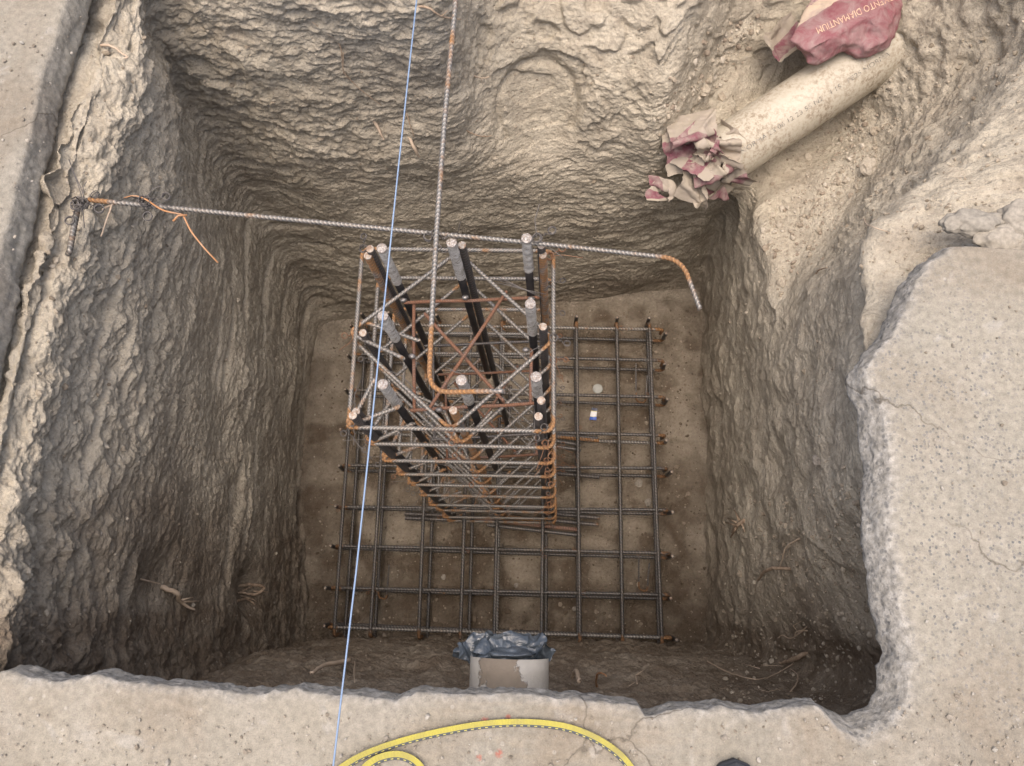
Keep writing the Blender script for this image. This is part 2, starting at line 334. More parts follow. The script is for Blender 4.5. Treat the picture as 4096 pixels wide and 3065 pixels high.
# soil darkening mask: moist front wall and far right lower corner, darker with depth
damp_dark = .5 * sst(-z_, 1.9, 2.75) + 1.0 * sst(-y_, .0, .18) + .8 * sst(x_, .85, 1.1) * sst(-y_, -.45, .1) * sst(-z_, .5, 1.4) \
     + .75 * sst(-y_, -.62, -.1) * sst(-x_, 1.2, 1.4) * sst(y_ * 0 - z_, .1, .9)  # near end of the left wall coloured darker below the rim
damp_dark = np.clip(damp_dark + .5 * pn(G, 2.3, 33), 0, 1) * (V < 7)
wl = link('pit_wall', mesh('pit_wall', G2.reshape(-1, 3), gridf(NU, NV, True)[:, ::-1] if sgn < 0 else gridf(NU, NV, True), attrs={'damp_dark': damp_dark.ravel()}), MAT['soil'])
tag(wl, 'rough layered clay walls of the dug pit', kind='structure')

# ------------------------------------------------------------------ pit floor
nx, ny = 430, 400
X, Y = np.meshgrid(np.linspace(-1.72, 1.2, nx), np.linspace(-.5, 2.2, ny), indexing='ij')
F0 = np.stack([X, Y, 0 * X], -1).astype(np.float32)
zf = -2.80 + fbm(F0, 1.5, 3, 2) * .022 + fbm(F0, 11, 3, 5) * .010 + np.clip(fbm(F0, 38, 2, 8), 0, 1) * .011
zf += .05 * sst(-Y, -.05, .22) + .05 * np.clip(fbm(F0, 9, 3, 15), 0, 1) * sst(-Y, -.02, .1)
zf += .03 * sst(Y, 1.65, 1.95)
edge = np.minimum(np.minimum(X + 1.5, .96 - X), 1.9 - Y)
zf += .05 * np.exp(-np.clip(edge, 0, 1) / .05)
F0[..., 2] = zf
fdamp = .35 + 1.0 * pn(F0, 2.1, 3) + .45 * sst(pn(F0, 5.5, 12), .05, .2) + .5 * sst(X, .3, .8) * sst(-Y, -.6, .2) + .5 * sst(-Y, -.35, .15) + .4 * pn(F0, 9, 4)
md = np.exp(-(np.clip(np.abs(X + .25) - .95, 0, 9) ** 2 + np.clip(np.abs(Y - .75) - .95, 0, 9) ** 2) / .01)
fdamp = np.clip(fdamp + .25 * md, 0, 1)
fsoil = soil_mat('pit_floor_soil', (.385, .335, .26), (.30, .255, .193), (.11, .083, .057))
fl = link('pit_floor', mesh('pit_floor', F0.reshape(-1, 3), gridf(nx, ny), attrs={'damp_dark': fdamp.ravel()}), fsoil)
tag(fl, 'moist brown soil floor of the pit', kind='structure')

# surface lookup (coarse) for resting things on the soil
def bvh_of(A, su, sv, wrap):
    B = A[::su, ::sv]; f = gridf(B.shape[0], B.shape[1], wrap); return BVHTree.FromPolygons([Vector(p) for p in B.reshape(-1, 3).tolist()], f.tolist())
BV = [bvh_of(G2, 3, 3, True), bvh_of(F0, 3, 3, False)]
CAM = Vector((0, 0, HS))
def hit(x, y):
    d = ray(x, y); best = None
    for b in BV:
        loc, n_, i_, ds = b.ray_cast(CAM, d)
        if loc is not None and (best is None or ds < best[2]):
            if n_.dot(d) > 0: n_ = -n_
            best = (loc, n_, ds)
    if best is None: best = (P(x, y, HS), Vector((0, 0, 1)), 0)
    return best
def on(x, y, lift=0.):
    l, n_, d = hit(x, y); return l + n_ * lift

# ------------------------------------------------------------------ pavement (broken concrete)
pave = M('broken_concrete')
a = pave.noise(1.3, 4); b = pave.noise(9, 5); c = pave.noise(55, 4); g = pave.noise(300, 3)
col = pave.mix(pave.ramp(a, [(.35, 0.), (.65, 1.)]), (.275, .248, .194), (.22, .202, .163))
col = pave.mix(pave.ramp(b, [(.45, 0.), (.7, .65)]), col, (.295, .268, .218))
br = pave.ramp(pave.noise(2.6, 5, ro=.62, dist=.6), [(.45, 0.), (.70, .8)]); col = pave.mix(br, col, (.20, .162, .116))
st = pave.noise(1., 4, scale3=(5., 60., 1.)); fr = pave.math('MULTIPLY', pave.spot(tuple(P(1200, 1600, HS)), .1, .55), pave.ramp(st, [(.45, 0.), (.65, .45)]))
col = pave.mix(fr, col, (.25, .21, .15))
ag = pave.math('MAXIMUM', pave.spot(tuple(P(2130, 1120, HS)), .25, .62), pave.spot(tuple(P(2000, 800, HS)), .1, .42))
ag = pave.math('MAXIMUM', ag, .14)
vc = pave.sep(pave.vor(115, out='Color')); vd = pave.vor(115)
agm = pave.math('MULTIPLY', pave.ramp(pave.math('ADD', vc[0], pave.math('MULTIPLY', pave.math('SUBTRACT', pave.noise(12, 4, ro=.7), .5), 2.2)), [(.42, 0.), (.48, 1.)]), pave.ramp(vd, [(.34, 1.), (.44, 0.)]))
agm = pave.math('MULTIPLY', pave.math('MULTIPLY', agm, ag), pave.ramp(b, [(.3, .35), (.55, 1.)]), True)
col = pave.mix(pave.math('MULTIPLY', ag, .45), col, (.29, .27, .22))
col = pave.mix(agm, col, pave.mix(vc[1], (.13, .13, .125), (.27, .25, .21)))
v2 = pave.sep(pave.vor(34, out='Color')); d2 = pave.vor(34)
pb = pave.math('MULTIPLY', pave.ramp(v2[0], [(.86, 0.), (.88, 1.)]), pave.ramp(d2, [(.14, 1.), (.2, 0.)]))
col = pave.mix(pave.math('MULTIPLY', pb, .55), col, (.36, .335, .285))
sc = pave.ramp(pave.noise(4.5, 3, dist=2.5), [(.62, 0.), (.70, .3)]); col = pave.mix(sc, col, (.38, .365, .33))
for (px, py, r, f_) in ((1048, 1560, .010, .8), (1098, 1549, .006, .7), (1035, 1637, .007, .6), (1078, 1628, .009, .7)):
    q = P(px, py, HS); sp = pave.spot(tuple(q), r * .6, r * 1.3)
    col = pave.mix(pave.math('MULTIPLY', sp, pave.ramp(pave.noise(120, 3), [(.38, 0.), (.5, f_)])), col, (.34, .10, .07))
ef = pave.attr('face'); col = pave.mix(pave.math('MULTIPLY', ef, .8), col, pave.mix(pave.ramp(c, [(.3, 0.), (.7, 1.)]), (.25, .235, .20), (.39, .37, .33)))
fa = pave.math('MULTIPLY', ef, pave.math('MULTIPLY', pave.ramp(pave.sep(pave.vor(75, out='Color'))[0], [(.6, 0.), (.62, 1.)]), pave.ramp(pave.vor(75), [(.3, .8), (.4, 0.)]))); col = pave.mix(fa, col, (.17, .165, .15))
ck = pave.N('TexVoronoi', feature='DISTANCE_TO_EDGE'); ck.inputs['Scale'].default_value = 1.15; wv0 = pave.N('VectorMath', operation='ADD'); nzv = pave.N('TexNoise'); nzv.inputs['Scale'].default_value = 5; nzv.inputs['Detail'].default_value = 5; pave.L(pave.P(), nzv.inputs['Vector']); sc0 = pave.N('VectorMath', operation='SCALE'); sc0.inputs['Scale'].default_value = .22; pave.L(nzv.outputs['Color'], sc0.inputs[0]); pave.L(pave.P(), wv0.inputs[0]); pave.L(sc0.outputs[0], wv0.inputs[1]); pave.L(wv0.outputs[0], ck.inputs['Vector'])
ckf = pave.math('MULTIPLY', pave.ramp(ck.outputs['Distance'], [(.0, .8), (.004, 0.)]), pave.ramp(a, [(.46, 0.), (.56, 1.)])); col = pave.mix(ckf, col, (.10, .085, .065))
col = pave.mix(1., col, pave.ramp(c, [(.3, .80), (.7, 1.12)]), 'MULTIPLY'); col = pave.mix(1., col, pave.ramp(g, [(.3, .87), (.65, 1.08)]), 'MULTIPLY')
n1 = pave.bump(pave.noise(30, 7, ro=.65), .008, .8); n2 = pave.bump(g, .0012, .8, n1); n3 = pave.bump(agm, .0012, .8, n2); n3 = pave.bump(pave.math('MULTIPLY', ef, pave.vor(48)), .006, .6, n3)
MAT['pave'] = pave.out(col, .92, 0, n3, .25)
ed = [(-1.46, 5.0), (-1.47, 3.0), (-1.475, 2.2)]
for q in ((168, 0), (149, 51), (135, 100), (117, 157), (108, 220), (94, 274), (66, 390), (39, 501), (12, 626), (-4, 700)): v = P(*q, HS); ed.append((v.x, v.y))
ed += [(-1.50, .50), (-1.50, .25), (-1.49, .0), (-1.46, -.12), (-1.40, -.185)]
front = [(0, 1440), (60, 1462), (130, 1470), (200, 1455), (300, 1478), (420, 1482), (520, 1490), (640, 1487), (700, 1500), (770, 1505), (850, 1508), (900, 1492), (1000, 1497), (1100, 1495), (1200, 1505), (1300, 1515), (1380, 1520), (1395, 1545), (1440, 1535), (1490, 1530), (1560, 1522), (1640, 1535), (1710, 1525), (1790, 1515), (1850, 1526), (1888, 1512)]
for q in front: v = P(*q, HS); ed.append((v.x, v.y))
right = [(1902, 1485), (1900, 1440), (1905, 1400), (1890, 1330), (1880, 1270), (1872, 1200), (1862, 1130), (1868, 1060), (1872, 980), (1862, 900), (1850, 830), (1862, 790), (1895, 750), (1925, 715), (1940, 680), (1962, 640), (1975, 600), (2010, 560), (2050, 530), (2085, 525), (2120, 545), (2160, 580), (2212, 600)]
for q in right: v = P(*q, HS); ed.append((v.x, v.y))
ed += [(1.9, .80), (2.6, .80), (5.5, .7)]
nleft = 3 + 10 + 5
outp = []
for k, (x, y) in enumerate(ed):
    if k < nleft - 2: outp.append((-6, y + (y - .9) * .9 + (0 if y > .2 else -.6)))
    elif k < nleft + 2: outp.append((-5 + (k - nleft + 2) * .5, -5))
    elif k < nleft + len(front): outp.append((x * 2.6 + .3, -5.))
    elif k < nleft + len(front) + 3: outp.append((5.5, -4.6 + .8 * (k - nleft - len(front))))
    else: outp.append((5.8, min(.69, -2.2 + 2.6 * (y + .15))))
ed = np.array(ed); outp = np.array(outp)
sl_ = np.linalg.norm(np.diff(ed, axis=0), axis=1); cs = np.concatenate([[0], np.cumsum(sl_)])
fine_s = np.arange(0, cs[-1], .0045); wgt = None
ex = np.interp(fine_s, cs, ed[:, 0]); ey = np.interp(fine_s, cs, ed[:, 1]); ox = np.interp(fine_s, cs, outp[:, 0]); oy = np.interp(fine_s, cs, outp[:, 1])
tx = np.gradient(ex); ty = np.gradient(ey); L_ = np.hypot(tx, ty)
ksm = np.ones(25) / 25; nxn = np.convolve(-ty / L_, ksm, 'same'); nyn = np.convolve(tx / L_, ksm, 'same')   # towards the pit (left of travel?)
q0 = np.stack([ex, ey, 0 * ex], -1).astype(np.float32)
inw = np.sign(np.mean((ctr[0] - ex[300:900]) * nxn[300:900] + (ctr[1] - ey[300:900]) * nyn[300:900])); nxn *= inw; nyn *= inw
bev = .034 * sst(ex, .60, .70) * (1 - .7 * sst(ey, .5, .68)) + .008 * sst(-ex, 1.25, 1.4)
fmul = 1 - .65 * sst(-ex, 1.2, 1.35)
shf = .034 * sst(ex, .60, .70) * sst(-ey, -.62, -.5) + .006 * sst(-ey, -.05, .1) + .035 * sst(-ex, 1.25, 1.4)
jag = fbm(q0, 5, 2, 70) * .010 + fbm(q0, 25, 3, 73) * .005 + (np.abs(pn(q0, 17, 74)) - .2) * -.012 - bev - shf
ex += nxn * jag; ey += nyn * jag
rows = []; face = []
ts = np.concatenate([[1, .6, .35, .2, .12], np.linspace(.08, 0.001, 26)])
for t in ts:
    q = np.stack([ex + (ox - ex) * t, ey + (oy - ey) * t, 0 * ex], -1).astype(np.float32)
    fall = np.exp(-t * 4.5 / .008)
    q[:, 2] += fbm(q, 6, 3, 80) * .005 + fbm(q, 45, 2, 82) * .0015 - .004 * fall * (1 + 2 * pn(q, 24, 84))
    q[:, 2] = np.minimum(q[:, 2], .006); rows.append(q); face.append(.9 * fall * fmul)
prof = [(0.002, -.008, .08), (.003, -.014, .2), (.004, -.022, .34), (.005, -.030, .46), (.006, -.040, .6), (.006, -.050, .72), (.007, -.060, .82), (.008, -.072, .92), (.008, -.084, 1), (.004, -.096, 1), (-.01, -.106, .9), (-.04, -.11, .6), (-.12, -.112, 0)]
for (o_, z, bk) in prof:
    q = np.stack([ex, ey, 0 * ex + z], -1).astype(np.float32)
    r_ = (np.abs(fbm(q, (11, 11, 18), 3, 86)) - .2) * -.018 + fbm(q, (50, 50, 50), 2, 88) * .004
    o2 = o_ + bev * bk + r_ * min(1, max(.15, -z * 18))
    q[:, 0] += nxn * o2; q[:, 1] += nyn * o2; rows.append(q); face.append(fmul)
Gp = np.stack(rows, 1)
pv = link('pavement', mesh('pavement', Gp.reshape(-1, 3), gridf(Gp.shape[0], Gp.shape[1]), attrs={'face': np.stack(face, 1).ravel()}), MAT['pave'])
tag(pv, 'dusty pale concrete pavement broken away round the pit', kind='structure')
def slab(x, y, lift=0.): v = P(x, y, HS); v.z += lift; return v

# ------------------------------------------------------------------ bars
def fillet(pts, r, n=6):
    pts = [Vector(p) for p in pts]; out = [(pts[0], 0)]
    for k in range(1, len(pts) - 1):
        a, b, c = pts[k - 1], pts[k], pts[k + 1]; d1 = (a - b); d2 = (c - b)
        rr = min(r, d1.length * .48, d2.length * .48); p = b + d1.normalized() * rr; q = b + d2.normalized() * rr; ext = rr + .028
        if d1.length * .49 > ext: out.append((b + d1.normalized() * ext, 0))
        for i in range(n + 1):
            t = i / n; out.append((p * (1 - t) ** 2 + b * 2 * t * (1 - t) + q * t * t, 1))
        if d2.length * .49 > ext: out.append((b + d2.normalized() * ext, 0))
    out.append((pts[-1], 0)); return out
def tube(path, r, sides=8, rib=0., pitch=.009, rust_end=.0, taper=None, skew=.9, bend_rust=.75, caps=True, rusty=0., phase=0):
    """path = list of (Vector, bendflag) or Vectors -> verts, faces, rust"""
    pt = [(p if isinstance(p, tuple) else (p, 0)) for p in path]
    pos = np.array([tuple(p[0]) for p in pt]); bf = np.array([p[1] for p in pt], float)
    sl = np.linalg.norm(np.diff(pos, axis=0), axis=1); ok = np.concatenate([[True], sl > 1e-6]); pos = pos[ok]; bf = bf[ok]
    sl = np.linalg.norm(np.diff(pos, axis=0), axis=1); cu = np.concatenate([[0], np.cumsum(sl)]); Ln = cu[-1]
    if rib:
        n = max(2, int(Ln / pitch)); base = np.arange(n) * (Ln / n)
        s = np.concatenate([[b, b + .45 * Ln / n, b + .70 * Ln / n] for b in base] + [[Ln]]); rr = np.concatenate([[r, r, r * (1 + rib)]] * n + [[r]])
    else:
        s = cu.copy(); rr = np.full(len(s), r)
    if taper is not None: rr = rr * np.interp(s / Ln, np.linspace(0, 1, len(taper)), taper)
    Pp = np.stack([np.interp(s, cu, pos[:, k]) for k in range(3)], -1)
    T = np.gradient(Pp, axis=0); T /= np.linalg.norm(T, axis=1)[:, None] + 1e-12
    up = np.array([.31, .17, .93]); nvec = np.cross(T[0], up); nvec /= np.linalg.norm(nvec)
    Nn = np.zeros_like(Pp); Nn[0] = nvec
    for k in range(1, len(Pp)):
        v = Nn[k - 1] - T[k] * (Nn[k - 1] @ T[k]); Nn[k] = v / (np.linalg.norm(v) + 1e-12)
    B = np.cross(T, Nn); th = np.arange(sides) * 2 * math.pi / sides + phase
    ring = Pp[:, None] + (Nn[:, None] * np.cos(th)[None, :, None] + B[:, None] * np.sin(th)[None, :, None]) * rr[:, None, None]
    if rib: 
        sk = T[:, None] * (np.sin(th)[None, :, None] * pitch * skew); sk[0] = 0; sk[-1] = 0; ring = ring + sk
    rust = np.interp(s, cu, bf) * bend_rust + rusty
    if rust_end: rust += rust_end * (np.exp(-s / .03) + np.exp(-(Ln - s) / .03))
    v = ring.reshape(-1, 3); n = len(Pp)
    A = np.arange(n - 1)[:, None]; Bq = np.arange(sides)[None, :]; B1 = (Bq + 1) % sides
    f = np.stack([A * sides + Bq, A * sides + B1, (A + 1) * sides + B1, (A + 1) * sides + Bq], -1).reshape(-1, 4)
    ra = np.repeat(rust, sides)
    global LAST_G; gv = (rr <= r * 1.001).astype(float) if rib else np.zeros(len(s)); LAST_G = np.repeat(gv, sides)
    if caps: LAST_G = np.concatenate([LAST_G, [0, 0]])
    if caps:   # end caps as quads fanning to a centre point (degenerate-free triangles written as quads of 4 distinct verts)
        c0, c1 = len(v), len(v) + 1; v = np.concatenate([v, Pp[:1], Pp[-1:]]); ra = np.concatenate([ra, [ra[0] + .2, ra[-1] + .2]])
        e0 = [[c0, (2 * k + 2) % sides, 2 * k + 1, 2 * k] for k in range(sides // 2)]
        o_ = (n - 1) * sides; e1 = [[c1, o_ + 2 * k, o_ + 2 * k + 1, o_ + (2 * k + 2) % sides] for k in range(sides // 2)]
        f = np.concatenate([f, e0, e1])
    return v, f, ra
def join(parts):
    vs, fs, rs, o = [], [], [], 0
    for v, f, r in parts: vs.append(v); fs.append(f + o); rs.append(r); o += len(v)
    return np.concatenate(vs), np.concatenate(fs), np.concatenate(rs)
def bar(name, path, r, mat, parent=None, **kw):
    v, f, ra = tube(path, r, **kw); return link(name, mesh(name, v, f, attrs={'rust': ra}), mat, parent)
def cap_disc(name, p, d, r, mat, parent, bulge=.2, seed=0, n=10):
    d = d.normalized(); q = d.to_track_quat('Z', 'Y'); rr = random.Random(seed); v = [p + d * r * bulge]; f = []
    for k in range(n):
        a = 2 * math.pi * k / n; v.append(p + q @ Vector((math.cos(a) * r * .6, math.sin(a) * r * .6, r * bulge * rr.uniform(.2, 1.1))))
    for k in range(n):
        a = 2 * math.pi * k / n; v.append(p + q @ Vector((math.cos(a) * r, math.sin(a) * r, 0)))
    for k in range(n):
        a = 2 * math.pi * k / n; v.append(p + q @ Vector((math.cos(a) * r, math.sin(a) * r, -r * .5)))
    for k in range(n):
        k2 = (k + 1) % n; f.append((0, 1 + k, 1 + k2)); f.append((1 + k, 1 + n + k, 1 + n + k2, 1 + k2)); f.append((1 + n + k, 1 + 2 * n + k, 1 + 2 * n + k2, 1 + n + k2))
    return link(name, mesh(name, [tuple(x) for x in v], f, smooth=False), mat, parent)
def wobble(a, b, amt=.003, n=5, seed=0):
    rr = random.Random(seed); out = []
    for k in range(n + 1):
        t = k / n; v = a.lerp(b, t); e = amt if 0 < k < n else 0; out.append(v + Vector((rr.uniform(-e, e), rr.uniform(-e, e), rr.uniform(-e, e))))
    return out

# ------------------------------------------------------------------ column cage
LEAN = lambda h: Vector((.015 * (h - 2.2), -.022 * (h - 2.2), 0))
cage = empty('column_cage')
tag(cage, 'tall square rebar cage with rusty hooked ties standing on the footing mesh', 'rebar cage')
vb = [(1480, 996), (1471, 1023), (1848, 981), (2165, 981), (2172, 1020), (1451, 1332), (2172, 1307), (1411, 1662), (1424, 1646), (1813, 1642), (2165, 1603), (2154, 1666)]
vtop = [2.14, 2.16, 2.14, 2.13, 2.17, 2.22, 2.2, 2.17, 2.22, 2.2, 2.17, 2.2]
vrust = [.05, .35, .0, .1, .35, .1, .15, .0, 0, .4, .1, .2]
VB = []
for k, ((X, Y), h0) in enumerate(zip(vb, vtop)):
    p0 = PF(X, Y, h0); xy = p0 - LEAN(h0) * 1; base = xy + LEAN(4.5); base.z = HS - 4.58
    VB.append(xy)
    right_ = X > 2100; dirn = Vector((1, -.07, 0)) if right_ else (Vector((-.1, -1, 0)) if Y > 1600 and X > 1500 else Vector((-1, .05, 0)))
    if X < 1500: dirn = Vector((.05, 1, 0)) if Y < 1100 else Vector((-1, .02, 0))
    if k == 9: dirn = Vector((1, -.1, 0))
    if k == 2: dirn = Vector((0, 1, 0))
    path = fillet([p0, p0.lerp(base, .5) + Vector((0, .003, 0)), base, base + dirn.normalized() * .30], .06)
    path = [(p, 0) for p, _ in path]
    o = bar('vertical_bar', path, .0112, MAT['steel_dark'] if vrust[k] < .3 else MAT['steel_orange'], cage, sides=10, rib=.22, pitch=.017, skew=.35, rusty=vrust[k], rust_end=.5)
    cap_disc('bar_end', p0 + Vector((0, 0, .001)), (p0 - base) + Vector((random.uniform(-.3, .3), random.uniform(-.3, .1), 0)), .0124, MAT['cut'], o, .15, k)
TIEH = [2.27, 2.485, 2.76, 3.02, 3.27, 3.53, 3.83, 4.07, 4.30, 4.47]
def corners(h):
    l = LEAN(h); z = HS - h
    return [Vector((-.606, .505, z)) + l, Vector((.018, .505, z)) + l, Vector((.006, 1.10, z)) + l, Vector((-.612, 1.10, z)) + l]
for i, h in enumerate(TIEH):
    rr = random.Random(i * 5 + 1); c_ = [v + Vector((rr.uniform(-.004, .004), rr.uniform(-.004, .004), rr.uniform(-.006, .006))) for v in corners(h)]
    FL, FR, BR, BL = c_
    z2 = Vector((0, 0, .014))
    t1 = FL + Vector((.155, .062, .004)) + z2 * .5; t2 = FL + Vector((.075, .145, .010)) + z2
    if i % 3 == 1: t1, t2 = t2 - z2, t1 + z2
    path = fillet([t1 if i % 3 != 1 else t1, FL + Vector((-.012, -.004, .004)), FR, BR, BL, FL + z2 + Vector((.004, -.01, 0)), t2 if True else t2], .034, 7)
    # opening run leaves the hook along the front, closing run arrives along the left side
    m_ = MAT['steel'] if i not in (2, 6) else MAT['steel_orange']
    bar('square_tie', path, .0063, m_, cage, sides=8, rib=.24, pitch=.0105, rust_end=.35, bend_rust=.8, rusty=[.0, -.15, .1, -.05, -.05, .05, .0, .1, .1, .15][i])
    # diamond tie a bar's width below
    mF = (FL + FR) / 2 + Vector((0, .0, -.014)); mR = (FR + BR) / 2 + Vector((.002, 0, -.014)); mB = (BR + BL) / 2 + Vector((0, .0, -.014)); mL = (BL + FL) / 2 + Vector((-.01, 0, -.014))
    if i % 2 == 0: vs = [mL, mB, mR, mF]; tA, tB = Vector((.20, -.085, .006)), Vector((.135, -.20 + .155, .016))
    else: vs = [mF, mL, mB, mR]; tA, tB = Vector((.10, .115, .01)), Vector((-.07, .14, .016))
    if i == 0:
        tA = PF(1611, 1886 - 0, 2.27) * 0 + (PF(1612, 1884, 2.25) - PF(1612, 1884, 2.25))
        e1 = PF(1677, 1364, 2.28); e2 = PF(1610, 1432, 2.24)
        path = fillet([e1, vs[0] + Vector((.01, .055, .0)), vs[0] + Vector((-.004, -.01, .0)), vs[3], vs[2], vs[1], vs[0] + Vector((-.012, .005, .014)), e2], .03, 7)
    else:
        path = fillet([vs[0] + tA, vs[0], vs[1], vs[2], vs[3], vs[0] + Vector((0, 0, .012)), vs[0] + tB], .036, 7)
    bar('diamond_tie', path, .0060, MAT['steel'], cage, sides=8, rib=.16, pitch=.013, rust_end=.3, bend_rust=.55, rusty=-.1)
# tie wires: a few knot shapes shared by all joints
def knot_parts(seed, ring=.0085, tails=1, turns=2.6):
    rr = random.Random(seed); parts = []
    for k in range(2):           # loops round the crossing bars
        pts = []; ph = rr.uniform(0, 6); ax_ = Vector((rr.uniform(-.4, .4), rr.uniform(-.4, .4), 1)).normalized(); q = ax_.to_track_quat('Z', 'Y')
        R = rr.uniform(.0085, .0115); nt_ = int(turns * 12)
        for j in range(nt_): a = j * 2 * math.pi / 12 + ph; pts.append(q @ Vector((math.cos(a) * R * (1 + .15 * math.sin(j)), math.sin(a) * R, (j / nt_ - .5) * .012 + .002 * math.sin(j * 2.1))))
        parts.append(tube(pts, .0011, sides=4, caps=False))
    d = Vector((rr.uniform(-.5, .2), -1, rr.uniform(-.2, .3))).normalized(); c0 = d * .030; q = Vector((rr.uniform(-.5, .5), rr.uniform(-.5, .5), 1)).to_track_quat('Z', 'Y')
    pts = [d * .014 + Vector((0.003 * math.sin(j * 1.6), .0, .003 * math.cos(j * 1.6))) + d * .0018 * j for j in range(7)]
    for j in range(22): a = j * 2 * math.pi / 10; pts.append(c0 + d * ring * 1.1 + q @ Vector((math.cos(a) * ring, math.sin(a) * ring, (j - 11) * .00035)))
    parts.append(tube(pts, .0012, sides=4, caps=False))
    for j in range(tails):
        e = Vector((rr.uniform(-1, 1), rr.uniform(-1, 1), rr.uniform(0, .6))).normalized() * rr.uniform(.03, .09)
        parts.append(tube([Vector((0, 0, 0)), e * .5 + Vector((.006, .004, .006)), e], .0010, sides=4, caps=False))
    return join(parts)
KM = [mesh('wire_tie', *(lambda t: (t[0], t[1]))(knot_parts(s_, tails=s_ % 3)), attrs={'rust': np.zeros(1)} if False else None) for s_ in range(6)]
KR = []
for k_ in KM: c = k_.copy(); KR.append(c)
for k_ in KM: k_.materials.append(MAT['wire'])
for k_ in KR: k_.materials.append(MAT['wire_rust'])
def knot(p, parent, k=0, rust=False, s=1., rz=0.):
    o = bpy.data.objects.new('wire_tie', (KR if rust else KM)[k % 6]); COL.objects.link(o); o.parent = parent
    o.location = p; o.scale = (s, s, s); o.rotation_euler = (0, 0, rz); return o
rr = random.Random(3)
for i, h in enumerate(TIEH):
    FL, FR, BR, BL = corners(h); mF = (FL + FR) / 2; mR = (FR + BR) / 2; mL = (FL + BL) / 2; mB = (BL + BR) / 2
    sc_ = 1.15 if i == 0 else 1
    for p, a in ((FL + Vector((.01, .01, .01)), -.6), (FR + Vector((-.03, .01, .005)), .1), (mF, .0), (mR, 1.6), (mL, -1.5), (BL, -2.4), (BR + Vector((-.01, -.02, 0)), 1.9), (mB, 3.1)):
        knot(p + Vector((0, 0, .004)), cage, rr.randrange(6), rust=(rr.random() < .45), s=sc_ * rr.uniform(.85, 1.15), rz=a + rr.uniform(-.4, .4))
# long loose wire tails that show
for X0, Y0, X1, Y1, h in ((1545, 1480, 1662, 1560, 2.2), (1383, 1720, 1488, 1838, 2.3), (1700, 1706, 1850, 1730, 2.26), (1712, 1750, 1840, 1790, 2.36), (1748, 1856, 1900, 1890, 2.7), (2052, 1815, 2190, 1750, 2.3), (2088, 1430, 2175, 1380, 2.25), (1975, 1105, 2165, 1190, 2.15), (1978, 1130, 2150, 1175, 2.16), (1982, 1118, 2185, 1178, 2.16), (1780, 1468, 1870, 1505, 2.12), (2180, 985, 2260, 1035, 2.1), (1412, 1620, 1445, 1518, 2.17), (1408, 1640, 1408, 1603, 2.17)):
    a = PF(X0, Y0, h); b = PF(X1, Y1, h); m_ = (a + b) / 2 + Vector((rr.uniform(-.012, .012), rr.uniform(-.012, .012), .008))
    bar('loose_wire', [a, a.lerp(m_, .5) + Vector((.003, 0, .002)), m_, b], .0013, MAT['wire'], cage, sides=4)

# ------------------------------------------------------------------ anchor bolt assembly
ab = empty('anchor_bolt_frame')
tag(ab, 'black anchor bolts wrapped in clear film, welded to rusty square frames inside the cage', 'anchor bolts')
bt = [(1527, 993, 2.09, .235), (1806, 970, 2.07, .235), (2106, 953, 2.06, .21), (1531, 1264, 2.10, .19), (2121, 1216, 2.10, .23), (1531, 1538, 2.12, .21), (1845, 1521, 2.11, .22), (2144, 1508, 2.12, .17)]
for k, (X, Y, h, wl_) in enumerate(bt):
    p0 = PF(X, Y, h); p1 = p0 + Vector((.015 * 1.25, -.022 * 1.25, -1.30))
    d = (p0 - p1).normalized()
    bo = bar('anchor_bolt', [p0 - d * .01, p1], .0134, MAT['bolt'], ab, sides=14)
    n_ = 26; pth = []; tp = []
    for j in range(n_ + 1): pth.append(p0 - d * (wl_ * j / n_)); tp.append(1 + random.uniform(-.05, .06) + (.12 if j == n_ - 1 else 0))
    wr = bar('plastic_wrap', pth, .0158, MAT['wrap'], bo, sides=12, taper=tp, caps=False)
    me = wr.data; co = np.zeros(len(me.vertices) * 3, np.float32); me.vertices.foreach_get('co', co); co = co.reshape(-1, 3)
    nn = fbm(co, (45, 45, 90), 2, k) * .0022; c_ = np.array(p0); dv = np.array(d); rel = co - c_; rad = rel - (rel @ dv)[:, None] * dv; rad /= np.linalg.norm(rad, axis=1)[:, None] + 1e-9
    me.vertices.foreach_set('co', (co + rad * nn[:, None]).astype(np.float32).ravel())
    cap_disc('wrapped_cap', p0 + d * .001, d, .0160, MAT['cap'], bo, .35, k + 20, 12)
bw = Vector(PF(1790, 1600, 2.24)); 
def sqframe(h, mat, r, braces, name, w=None):
    F_ = lambda X, Y: PF(X, Y, 2.45)
    base = [F_(1640, 1212), F_(2130, 1190), F_(2122, 1612), F_(1655, 1643)]     # NW NE SE SW at the top frame
    q = [Vector((b.x + .015 * (h - 2.45), b.y - .022 * (h - 2.45), HS - h)) for b in base]
    e = .012
    NW, NE, SE, SW = q
    fb = lambda a, b, nm='frame_bar', dz=0: bar(nm, wobble(a + Vector((0, 0, dz)), b + Vector((0, 0, dz)), .002, 4, int(h * 100) + len(ab.children)), r, mat, ab, sides=8, rib=.12, pitch=.0085, rusty=.2)
    ex_ = Vector((.02, 0, 0))
    fb(NW - ex_, NE + ex_); fb(SW - ex_ * .5, SE + ex_, dz=.001); fb(NW + Vector((.012, .0, 0)), SW, dz=-.012); fb(NE, SE, dz=-.012)
    if braces:
        fb(NW + Vector((.05, -.03, 0)), SE + Vector((-.09, .01, 0)), 'brace_bar', -.025); fb(NE + Vector((-.09, .015, 0)), SW + Vector((.05, .0, 0)), 'brace_bar', .012)
    return q
sqframe(2.45, MAT['rusty'], .0058, True, 'upper'); sqframe(2.88, MAT['steel_dark'], .0055, False, 'mid'); sqframe(3.25, MAT['rusty'], .0055, True, 'lower')
